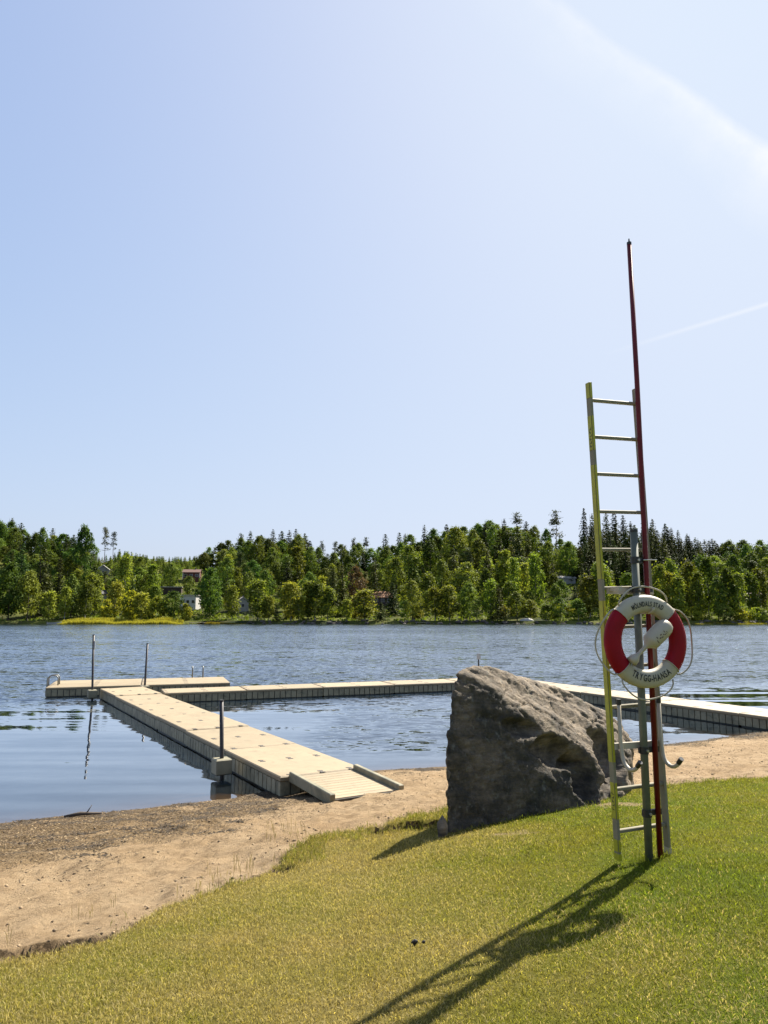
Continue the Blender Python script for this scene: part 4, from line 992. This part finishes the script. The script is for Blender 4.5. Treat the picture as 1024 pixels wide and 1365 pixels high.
# ================================================================== RESCUE STATION
PX, PY = 2.12, 6.24; PZ = hz(PX, PY)
AST = R(20)
e1 = Vector((math.cos(AST), math.sin(AST), 0)); nn = Vector((math.sin(AST), -math.cos(AST), 0)); zz = Vector((0, 0, 1))
B3 = Matrix((e1, nn * -1, zz)).transposed()        # local x along the ladder rungs, local y away from the viewer
def lw(a, out, z): return Vector((PX, PY, 0)) + e1 * a + nn * out + zz * z
m_post = simple('galvanised_post', (0.17, 0.185, 0.145), 0.55, 0.25, var=0.2, scale=8, dirt=(0.12, 0.14, 0.10), dirt_amt=0.5)
m_red = simple('red_varnished_pole', (0.17, 0.008, 0.012), 0.4, spec=0.25, var=0.25, scale=5, dirt=(0.14, 0.02, 0.015), dirt_amt=0.5)
m_cream = simple('cream_enamel', (0.60, 0.53, 0.40), 0.45, var=0.06, scale=6, dirt=(0.40, 0.33, 0.22), dirt_amt=0.4)
m_tape = simple('fluorescent_yellow_tape', (0.55, 0.52, 0.02), 0.5, var=0.12, scale=12, dirt=(0.30, 0.27, 0.03), dirt_amt=0.5)
m_black = simple('black_plastic', (0.018, 0.018, 0.02), 0.45, var=0.2)
m_ladder = simple('ladder_aluminium', (0.33, 0.30, 0.21), 0.6, 0.1, spec=0.2, var=0.1, scale=14, dirt=(0.34, 0.31, 0.23), dirt_amt=0.4)

# post with clamps and hooks
post = tag(empty('rescue_post', (PX, PY, PZ)), 'grey steel post with black clamps and curved hooks carrying the rescue gear', 'post')
def PL(v_): return Vector(v_) - Vector((PX, PY, PZ))
MB().tube([PL(lw(0, 0, PZ - 0.3)), PL(lw(0, 0, 3.70))], 0.031, 20).build('tube', m_post, post, True)
MB().tube([PL(lw(0, 0, 3.70)), PL(lw(0, 0, 3.72))], 0.033, 20).build('cap', m_black, post)
for z, w_ in ((3.46, 0.16), (3.215, 0.30), (1.91, 0.26), (1.42, 0.24)):
    cl_ = MB().tube([PL(lw(0, 0, z - 0.028)), PL(lw(0, 0, z + 0.028))], 0.038, 18).build('clamp', m_black, post)
    MB().box(PL(lw(0.055, -0.01, z)), (w_ * 0.75, 0.022, 0.045), B3).build('clamp_arm', m_black, cl_)
    MB().tube([PL(lw(0.0, 0.035, z)), PL(lw(0.0, 0.052, z))], 0.011, 6).build('bolt', m_alu, cl_)
MB().tube([PL(lw(0.06, 0.03, 3.46)), PL(lw(0.20, 0.03, 3.465))], 0.006, 6).build('bolt_rod', m_alu, post)
for z in (1.945, 3.20):
    MB().box(PL(lw(-0.02, -0.055, z)), (0.46, 0.028, 0.05), B3).build('cross_bar', m_cream, post)
MB().box(PL(lw(-0.225, 0.02, 3.215)), (0.035, 0.12, 0.035), B3).build('peg', m_cream, post)
for a in (-0.205, 0.195):
    pts = [(a, -0.03, 2.30), (a, -0.03, 2.0), (a, -0.015, 1.90)]
    for k in range(1, 9):
        th = math.pi * k / 10
        pts.append((a, -0.015 + 0.105 * (1 - math.cos(th)), 1.90 - 0.115 * math.sin(th)))
    hk = MB().tube([PL(lw(*q_)) for q_ in pts], 0.0165, 12).build('hook', m_cream, post, True)
    d_ = (Vector(pts[-1]) - Vector(pts[-2])).normalized()
    q0 = Vector(pts[-1]); q1 = q0 + d_ * 0.045
    MB().tube([PL(lw(*(q0 - d_ * 0.01))), PL(lw(*q1))], 0.0195, 12).build('end_cap', m_black, hk)
    MB().tube([PL(lw(a, -0.03, 2.275)), PL(lw(a, -0.03, 2.32))], 0.0195, 12).build('end_cap', m_black, hk)
# cradle that carries the life ring
MB().tube([PL(lw(0.0, 0.03, 3.02)), PL(lw(0.0, 0.15, 3.02)), PL(lw(0.0, 0.185, 3.03)), PL(lw(0.0, 0.20, 3.06))], 0.011, 8).build('cradle', m_cream, post, True)

# ladder
ladder = tag(empty('rescue_ladder', (PX, PY, PZ)), 'long aluminium ladder with fluorescent yellow tape hanging behind the grey post', 'ladder')
ROLL = R(1.5); LO = -0.085
def ll(a, out, z):                                  # ladder leans a little to the left
    return lw(a - math.tan(ROLL) * (z - 1.1) + 0.012, LO + out, z)
zb_, zt_ = 1.10, 5.00; hwid = 0.245
Bl = Matrix.Rotation(ROLL, 3, nn) @ B3
for sg in (-1, 1):
    c_ = ll(sg * hwid, 0, (zb_ + zt_) / 2)
    rl = MB().box(PL(c_), (0.024, 0.058, zt_ - zb_ + (0.0 if sg < 0 else -0.0)), Bl, bev=0.006).build('rail', m_ladder, ladder)
    MB().box(PL(ll(sg * hwid, 0, zb_ - 0.012)), (0.028, 0.062, 0.05), Bl).build('foot', m_tape if sg < 0 else m_cream, rl)
    if sg < 0:
        for za, zc in ((4.86, 4.995), (4.40, 4.70), (3.30, 4.27), (1.82, 3.12), (1.38, 1.66), (1.13, 1.22)):
            for off, dims in ((-0.0145, (0.003, 0.050, zc - za)),):
                c2 = ll(sg * hwid + off, 0, (za + zc) / 2)
                MB().box(PL(c2), dims, Bl).build('tape', m_tape, rl)
            MB().box(PL(ll(sg * hwid, 0.0305, (za + zc) / 2)), (0.020, 0.003, zc - za), Bl).build('tape', m_tape, rl)
        for z0_, n_ in ((4.43, 6), (1.45, 5)):
            for k in range(n_):
                zc = z0_ + k * 0.03
                mk = MB().box(PL(ll(sg * hwid - 0.0168, 0.004, zc)), (0.0016, 0.022, 0.006), Bl)
                mk.box(PL(ll(sg * hwid - 0.0168, (0.013 if k % 2 else -0.006), zc + 0.008)), (0.0016, 0.006, 0.014), Bl).build('print', m_black, rl)
for k in range(12):
    z = 1.285 + k * (4.85 - 1.285) / 11
    c_ = ll(0, 0, z)
    MB().box(PL(c_), (2 * hwid - 0.020, 0.034, 0.028), Bl, bev=0.005).build('rung', m_ladder, ladder)

# red pole with its hook end
rp = tag(empty('rescue_pole', tuple(lw(0.105, 0.005, PZ))), 'tall dark red boat hook pole strapped upright beside the grey post', 'pole')
MB().tube([(0, 0, -0.06), (0, 0, 2.0), (0, 0, 4.0), (-0.01, 0, 5.25)], [0.0225, 0.0225, 0.0215, 0.020], 16).build('shaft', m_red, rp, True)
MB().tube([(-0.01, 0, 5.25), (-0.01, 0, 5.275), (-0.01, 0, 5.28), (-0.01, 0, 5.31)], [0.021, 0.021, 0.008, 0.005], 12).build('tip', m_black, rp)

# life ring
ART = R(15)
r1 = Vector((math.cos(ART), math.sin(ART), 0)); rn = Vector((math.sin(ART), -math.cos(ART), 0))
RC = lw(-0.035, 0.125, 2.79)
ring = empty('life_ring', RC); ring.rotation_euler = (math.pi / 2, 0, ART)     # local x right, local y up, local z to the viewer
tag(ring, 'red and cream life ring with lettering hung on the grey post', 'life ring')
RM, RT, RD = 0.302, 0.073, 0.052                      # mean radius, half width, half depth
m_rred = simple('ring_red', (0.36, 0.006, 0.018), 0.55, spec=0.15, var=0.12, scale=9, bmp=0.15, bscale=120, dirt=(0.28, 0.01, 0.015), dirt_amt=0.5)
m_rwhite = simple('ring_cream', (0.60, 0.54, 0.40), 0.55, var=0.06, scale=9, bmp=0.15, bscale=120, dirt=(0.45, 0.38, 0.26), dirt_amt=0.45)
def ring_pt(th, ph, grow=0.0):
    cr, sr = math.cos(ph), math.sin(ph)
    k = lambda v_: math.copysign(abs(v_) ** 0.85, v_)
    rr = RM + (RT + grow) * k(cr)
    return (rr * math.cos(th), rr * math.sin(th), (RD + grow) * k(sr))
def ring_arc(t0, t1, name, mat, grow=0.0):
    mb = MB(); n = 40; m = 28; P = []; F = []
    for i in range(n + 1):
        for j in range(m): P.append(ring_pt(t0 + (t1 - t0) * i / n, 2 * math.pi * j / m, grow))
    for i in range(n):
        for j in range(m): F.append((i * m + j, (i + 1) * m + j, (i + 1) * m + (j + 1) % m, i * m + (j + 1) % m))
    return mb.add(P, F).build(name, mat, ring, True)
TOPA, BOTA = (R(44), R(137)), (R(223), R(318))
ring_top = ring_arc(TOPA[0], TOPA[1], 'cream_segment', m_rwhite)
ring_bot = ring_arc(BOTA[0], BOTA[1], 'cream_segment', m_rwhite)
ring_arc(TOPA[1], BOTA[0], 'red_segment', m_rred); ring_arc(BOTA[1] - 2 * math.pi, TOPA[0], 'red_segment', m_rred)
def lettering(txt, radius, size, a0, a1, flip, parent, sq=0.8):
    """letters set one by one along the ring and laid on its rounded front"""
    mb = MB(); n = len(txt)
    widths = []; polys = []
    for ch in txt:
        cu = bpy.data.curves.new('letter', 'FONT'); cu.body = ch; cu.size = size * 1.38; cu.align_x = 'LEFT'; cu.offset = 0.0016; cu.resolution_u = 3
        o = bpy.data.objects.new('letter', cu); COL.objects.link(o)
        bpy.context.view_layer.update()
        me = bpy.data.meshes.new_from_object(o.evaluated_get(bpy.context.evaluated_depsgraph_get()))
        vv = [v_.co.copy() for v_ in me.vertices]; ff = [tuple(q_.vertices) for q_ in me.polygons]
        bpy.data.objects.remove(o); bpy.data.curves.remove(cu); bpy.data.meshes.remove(me)
        if vv:
            x0 = min(v_.x for v_ in vv); x1 = max(v_.x for v_ in vv)
        else: x0, x1 = 0, size * 0.35
        widths.append((x1 - x0) * sq + size * 0.14); polys.append((vv, ff, x0))
    tot = sum(widths); cur = 0
    for (vv, ff, x0), w_ in zip(polys, widths):
        P = []
        for v_ in vv:
            s_ = (cur + (v_.x - x0) * sq) / tot; th = a0 + (a1 - a0) * s_
            rr = radius + (v_.y if not flip else -v_.y)
            c_ = (rr - RM) / RT; c_ = max(-0.98, min(0.98, c_))
            cp = math.copysign(abs(c_) ** (1 / 0.85), c_)
            zf = RD * (math.sqrt(max(0, 1 - cp * cp)) ** 0.85)
            P.append((rr * math.cos(th), rr * math.sin(th), zf + 0.0035))
        if P: mb.add(P, ff)
        cur += w_
    return mb.build('lettering', m_black, parent)
lettering('MÖLNDALS STAD', 0.283, 0.040, R(119), R(61), False, ring_top)
lettering('TRYGG-HANSA', 0.318, 0.054, R(236), R(308), True, ring_bot)
# grab line in four loops, held by bands
m_rope = simple('grab_line', (0.60, 0.54, 0.42), 0.9, var=0.15, scale=60, bmp=0.5, bscale=300)
def loop_line(t0, t1, out, sag=(0, 0), zoff=0.012):
    pts = []
    for i in range(25):
        s_ = i / 24; th = t0 + (t1 - t0) * s_; k = math.sin(math.pi * s_) ** 0.55
        rr = RM + RT + 0.004 + out * k
        pts.append((rr * math.cos(th) + sag[0] * k, rr * math.sin(th) + sag[1] * k, zoff + 0.02 * math.sin(s_ * 9)))
    return MB().tube(pts, 0.0068, 8).build('grab_line', m_rope, ring, True)
loop_line(R(56), R(131), 0.065); loop_line(R(137), R(222), 0.075, (0, -0.02)); loop_line(R(-45), R(42), 0.055, (0.01, -0.01)); loop_line(R(231), R(306), 0.085)
for th in (R(44), R(137), R(223), R(318)):
    mb = MB(); pts = [Vector(ring_pt(th, 2 * math.pi * j / 24, 0.003)) for j in range(24)]
    mb.tube(pts, 0.0042, 6, closed=True).build('band', m_rope, ring, True)

# throw line float stuck in the ring
fl = empty('throw_line_float', RC + rn * 0.045); fl.rotation_euler = (math.pi / 2, 0, ART)
tag(fl, 'cream bottle shaped throwing line float lodged across the life ring', 'float')
a_ = Vector((-0.175, -0.165, 0.0)); b_ = Vector((0.175, 0.150, 0.03)); ax = (b_ - a_).normalized(); Lf = (b_ - a_).length
prof = [(0.0, 0.028), (0.012, 0.044), (0.05, 0.040), (0.085, 0.020), (0.10, 0.0155), (0.185, 0.018), (0.20, 0.030), (0.235, 0.066), (0.25, 0.071), (0.38, 0.073), (0.425, 0.068), (0.455, 0.052), (0.47, 0.025), (Lf, 0.004)]
fb = MB().tube([a_ + ax * s_ for s_, r_ in prof], [r_ for s_, r_ in prof], 24).build('body', m_cream, fl, True)
side = ax.cross(Vector((0, 0, 1))).normalized()
m_print = simple('faded_print', (0.16, 0.10, 0.08), 0.7, var=0.3)
mb = MB(); Mf = Matrix((ax, -side, Vector((0, 0, 1)))).transposed()
for s_, off, l_, w_ in ((0.26, 0.012, 0.006, 0.028), (0.275, -0.016, 0.006, 0.018), (0.295, 0.004, 0.016, 0.010), (0.315, 0.012, 0.012, 0.008), (0.315, -0.012, 0.014, 0.009), (0.335, 0.002, 0.010, 0.008), (0.35, 0.012, 0.022, 0.005), (0.355, -0.010, 0.006, 0.020), (0.37, 0.006, 0.005, 0.014)):
    c_ = a_ + ax * s_ + side * off; h_ = math.sqrt(0.072 ** 2 - off * off)
    mb.box(c_ + Vector((0, 0, h_ + 0.0005)), (l_, w_, 0.002), Mf)
mb.build('print', m_print, fb)
MB().tube([a_ + Vector((0.0, 0.0, 0.02)), a_ + Vector((-0.02, -0.03, 0.03)), a_ + Vector((0.03, -0.06, 0.03)), a_ + Vector((0.08, -0.05, 0.0))], 0.004, 6).build('line', m_rope, fl)

# ================================================================== GRASS, TUFTS, BEACH LITTER
m_grass, t, p = new_mat('grass_blades')
at_ = t.nodes.new('ShaderNodeAttribute'); at_.attribute_name = 'tint'
t.links.new(at_.outputs['Color'], p.inputs['Base Color']); p.inputs['Roughness'].default_value = 0.6; p.inputs['Specular IOR Level'].default_value = 0.12
tl = t.nodes.new('ShaderNodeBsdfTranslucent'); t.links.new(mixc(t, 1.0, at_.outputs['Color'], (1.35, 1.3, 0.8), 'MULTIPLY'), tl.inputs[0])
s_ = t.nodes.new('ShaderNodeMixShader'); s_.inputs[0].default_value = 0.42; t.links.new(p.outputs[0], s_.inputs[1]); t.links.new(tl.outputs[0], s_.inputs[2])
t.links.new(s_.outputs[0], t.nodes['Material Output'].inputs[0])
def blades(x, y, length, width, lean, tint, name, label, bend=True):
    n = len(x); z, ds, dg = height(x, y)
    a = rng.uniform(0, 2 * np.pi, n); wx, wy = np.cos(a) * width / 2, np.sin(a) * width / 2
    b_ = rng.uniform(0, 2 * np.pi, n); lx_, ly_ = np.cos(b_) * lean, np.sin(b_) * lean
    base = np.stack([x, y, z - 0.006], 1); w3 = np.stack([wx, wy, 0 * wx], 1)
    rise = np.sqrt(np.maximum(0.05, 1 - lean ** 2))
    midp = base + np.stack([lx_ * length * 0.38, ly_ * length * 0.38, length * 0.58 * np.maximum(rise, 0.3)], 1)
    tip = base + np.stack([lx_ * length, ly_ * length, length * rise * 0.85], 1)
    P = np.stack([base, midp + w3, midp - w3, tip], 1)
    k = np.arange(n)[:, None] * 4
    F = np.concatenate([k + np.array([[0, 1, 2]]), k + np.array([[2, 1, 3]])], 0)
    o = link(name, np_mesh(name, P.reshape(-1, 3), F, m_grass, False, {'tint': np.repeat(tint, 4, 0)}))
    tag(o, label, 'grass', kind='stuff')
def scatter(n, x0, x1, y0, y1): return rng.uniform(x0, x1, n), rng.uniform(y0, y1, n)
x, y = scatter(2900000, -7.5, 10.5, 2.2, 13.0)
dcam = np.hypot(x, y)
inside = np.abs(x) < y * 0.56 + 1.6
keepp = inside & (rng.random(len(x)) < np.clip(7.0 / np.maximum(dcam, 3.0) * 0.62, 0.30, 1.0))
x, y = x[keepp], y[keepp]
_, dg = fields(x, y); bn = bareness(x, y)
okk = (dg > 0.0) & (pit_mask(x, y)[0] < 0.03) & (rng.random(len(x)) > bn * 0.96)
x, y, dg = x[okk], y[okk], dg[okk]
tn = lawn_tint(x, y) * np.exp(rng.normal(-0.08, 0.42, (len(x), 1)))
strawy = rng.random(len(x)) < np.clip(0.28 - 0.20 * sstep(-0.3, 2.6, x) + 0.5 * fbm(x, y, 0.8, 3, 173), 0.03, 0.6)
tn[strawy] = np.array([0.42, 0.345, 0.15]) * rng.uniform(0.75, 1.2, (strawy.sum(), 1))
ln = rng.uniform(0.016, 0.046, len(x)) * (0.85 + 0.9 * np.clip(fbm(x, y, 0.5, 3, 171) + 0.1, 0, 1)) * (1 + 0.5 * sstep(0.25, 0.0, dg))
ln[strawy] *= 1.15
blades(x, y, ln, rng.uniform(0.0022, 0.0042, len(x)) * (0.75 + 0.07 * np.hypot(x, y)), rng.uniform(0.3, 0.97, len(x)), tn, 'grass', 'short dry mown grass covering the lawn')
print('blades', len(x))
# taller ragged grass along the turf edge and round the boulder and posts
x, y = scatter(420000, -7.5, 9.5, 3.0, 13.0); _, dg = fields(x, y)
edge_ok = (np.abs(dg - 0.06) < 0.09) & (fbm(x, y, 0.7, 3, 181) > -0.02)
sp = (np.hypot(x + 0.75, y - 7.9) < 0.55) & (dg > -0.05) & (dg < 0.35)
post_ok = (np.hypot(x - PX, y - PY) < 0.12) | (np.hypot(x - 2.22, y - 6.27) < 0.1)
rockfoot = (np.abs((y - 7.75) - (x - 0.6) * 0.72) < 0.07) & (x > 0.6) & (x < 2.6) & (dg > 0.0)
weeds = (np.abs(dg + 0.25) < 0.25) & (fbm(x, y, 0.35, 2, 183) > 0.20)
kk = (edge_ok & (rng.random(len(x)) < 0.75)) | sp | post_ok | (rockfoot & (rng.random(len(x)) < 0.35)) | (weeds & (rng.random(len(x)) < 0.10))
x, y, dg = x[kk], y[kk], dg[kk]
tn = (0.35 * lawn_tint(x, y) + 0.65 * np.array([[0.12, 0.15, 0.02]])) * rng.uniform(0.6, 1.3, (len(x), 1))
blades(x, y, rng.uniform(0.04, 0.11, len(x)) * np.where(dg < 0, 1.1, 1.0), rng.uniform(0.003, 0.006, len(x)), rng.uniform(0.1, 0.7, len(x)), tn, 'edge_grass', 'longer ragged green grass along the worn turf edge')
# dry stalks standing in the sand beside the turf
x, y = scatter(60000, -3.5, 1.0, 5.0, 9.4); _, dg = fields(x, y)
kk = (dg < -0.02) & (dg > -0.75) & (fbm(x, y, 0.5, 2, 191) > 0.10) & (rng.random(len(x)) < 0.05)
x, y = x[kk], y[kk]
blades(x, y, rng.uniform(0.08, 0.26, len(x)), np.full(len(x), 0.005), rng.uniform(0.0, 0.3, len(x)), np.array([[0.20, 0.16, 0.07]]) * rng.uniform(0.6, 1.2, (len(x), 1)), 'dry_stalks', 'thin dry grass stalks standing in the sand')

m_litter, t, p = new_mat('beach_litter')
at_ = t.nodes.new('ShaderNodeAttribute'); at_.attribute_name = 'tint'
t.links.new(at_.outputs['Color'], p.inputs['Base Color']); p.inputs['Roughness'].default_value = 0.9
def litter(x, y, length, thick, tint, name, label, cat):
    n = len(x); z, _, _ = height(x, y); a = rng.uniform(0, 2 * np.pi, n); tilt = rng.normal(0, 0.25, n)
    u = np.stack([np.cos(a) * np.cos(tilt), np.sin(a) * np.cos(tilt), np.sin(tilt)], 1) * (length / 2)[:, None]
    w = np.stack([-np.sin(a), np.cos(a), 0 * a], 1) * (thick / 2)[:, None]; h_ = np.stack([0 * a, 0 * a, thick * 0.6], 1)
    c_ = np.stack([x, y, z + 0.002], 1)
    bendv = rng.normal(0, 0.2, (n, 3)) * length[:, None] * np.array([1, 1, 0.2])
    P = np.stack([c_ - u - w, c_ - u + w, c_ + u * 0.95 + bendv, c_ + h_ + bendv * 0.3], 1)
    k = np.arange(n)[:, None] * 4
    F = np.concatenate([k + np.array([[0, 2, 3]]), k + np.array([[2, 1, 3]]), k + np.array([[1, 0, 3]])], 0)
    o = link(name, np_mesh(name, P.reshape(-1, 3), F, m_litter, False, {'tint': np.repeat(tint, 4, 0)})); tag(o, label, cat, kind='stuff')
x, y = scatter(900000, -9, 12, 4.0, 21.0); ds, dg = fields(x, y)
wd_ = sstep(4.2, 1.2, ds - 0.9 * fbm(x, y, 1.6, 4, 101)) * sstep(-0.3, -2.2, x + 0.8 * fbm(x, y, 1.2, 3, 103)) + 0.5 * sstep(0.9, 0.2, np.abs(ds - 0.35)) * (fbm(x, y, 1.1, 3, 105) > 0.0) + 0.01 + 0.05 * (fbm(x, y, 0.6, 3, 107) > 0.12)
wd_ = wd_ * (0.06 + sstep(-0.22, 0.06, fbm(x, y, 0.75, 4, 109) + 0.10 * sstep(2.5, 0.6, ds)))
kk = (dg < -0.03) & (ds > 0.02) & (np.abs(x) < y * 0.56 + 1.5) & (rng.random(len(x)) < wd_ * 0.9)
x, y = x[kk], y[kk]
tt_ = np.where(rng.random((len(x), 1)) < 0.82, np.array([[0.075, 0.047, 0.020]]), np.array([[0.22, 0.16, 0.085]])) * rng.uniform(0.5, 1.4, (len(x), 1))
litter(x, y, rng.uniform(0.012, 0.075, len(x)) * rng.uniform(0.5, 1.1, len(x)), rng.uniform(0.004, 0.014, len(x)), tt_, 'beach_litter', 'brown twigs and dried water weed washed up on the sand', 'debris')
print('litter', len(x))
# matted clumps of dark weed on the sand and along the water line
cl_x = np.concatenate([rng.uniform(-6.5, -1.5, 60), rng.uniform(-6, 10, 70)]); cl_y = np.empty_like(cl_x)
for i_ in range(len(cl_x)): cl_y[i_] = np.interp(cl_x[i_], SHORE[:, 0], SHORE[:, 1]) - (abs(rng.normal(0, 1.6)) + 0.25 if i_ < 60 else rng.uniform(0.05, 0.5))
x = np.repeat(cl_x, 90) + rng.normal(0, 1, len(cl_x) * 90) * np.repeat(rng.uniform(0.05, 0.22, len(cl_x)), 90); y = np.repeat(cl_y, 90) + rng.normal(0, 1, len(cl_x) * 90) * np.repeat(rng.uniform(0.02, 0.08, len(cl_x)), 90)
ds, dg = fields(x, y); kk = (dg < -0.03) & (ds > -0.05); x, y = x[kk], y[kk]
litter(x, y, rng.uniform(0.03, 0.10, len(x)), rng.uniform(0.008, 0.022, len(x)), np.array([[0.04, 0.027, 0.013]]) * rng.uniform(0.4, 1.8, (len(x), 1)), 'weed_clumps', 'dark matted clumps of water weed stranded along the shore', 'weed')
# clods and pebbles
x, y = scatter(26000, -9, 12, 4.0, 21.0); ds, dg = fields(x, y)
kk = (dg < -0.02) & (ds > 0.1) & (np.abs(x) < y * 0.56 + 1.2) & ((rng.random(len(x)) < 0.10) | ((fbm(x, y, 0.8, 3, 201) > 0.13) & (rng.random(len(x)) < 0.4)) | ((dg > -0.45) & (rng.random(len(x)) < 0.35)))
x, y = x[kk], y[kk]; z, _, _ = height(x, y); n = len(x)
oct_ = np.array([(1, 0, 0), (0, 1, 0), (-1, 0, 0), (0, -1, 0), (0, 0, 0.75), (0, 0, -0.5)], float)
P = (oct_[None] * rng.uniform(0.6, 1.4, (n, 6, 1)) + rng.normal(0, 0.2, (n, 6, 3))) * rng.uniform(0.006, 0.022, (n, 1, 1)) + np.stack([x, y, z + 0.003], 1)[:, None]
Fo = np.array([(0, 1, 4), (1, 2, 4), (2, 3, 4), (3, 0, 4), (1, 0, 5), (2, 1, 5), (3, 2, 5), (0, 3, 5)])
F = (np.arange(n)[:, None, None] * 6 + Fo[None]).reshape(-1, 3)
tt_ = np.array([[0.26, 0.185, 0.105]]) * rng.uniform(0.4, 1.25, (n, 1))
o = link('sand_clods', np_mesh('sand_clods', P.reshape(-1, 3), F, m_litter, False, {'tint': np.repeat(tt_, 6, 0)})); tag(o, 'crumbled clods and pebbles scattered over the sand', 'clods', kind='stuff')
# small dark droppings on the lawn, stick at the waterline
m_drop = simple('dark_dropping', (0.02, 0.018, 0.015), 0.8, var=0.2)
me = blob(5, 0.028, 0.022, 0.022); me.materials.clear(); me.materials.append(m_drop)
for i, (x_, y_, s_) in enumerate([(0.19, 4.95, 0.7), (0.245, 4.93, 0.4)]):
    o = link('dark_lump', me, None, (x_, y_, hz(x_, y_) + 0.02)); o.scale = (s_,) * 3
    tag(o, ['larger dark lump lying in the dry grass', 'tiny dark lump beside the larger one in the dry grass'][i], 'lump')
mb = MB(); x0, y0 = -4.75, 11.5
mb.tube([(0, 0, 0.02), (0.22, 0.05, 0.05), (0.5, 0.16, 0.03)], [0.018, 0.03, 0.014], 7).tube([(0.3, 0.08, 0.05), (0.36, 0.12, 0.16)], [0.012, 0.004], 5)
o = mb.build('driftwood_stick', m_bark, None, True, (x0, y0, hz(x0 + 0.2, y0 + 0.05))); tag(o, 'dark driftwood stick lying at the water line', 'stick')
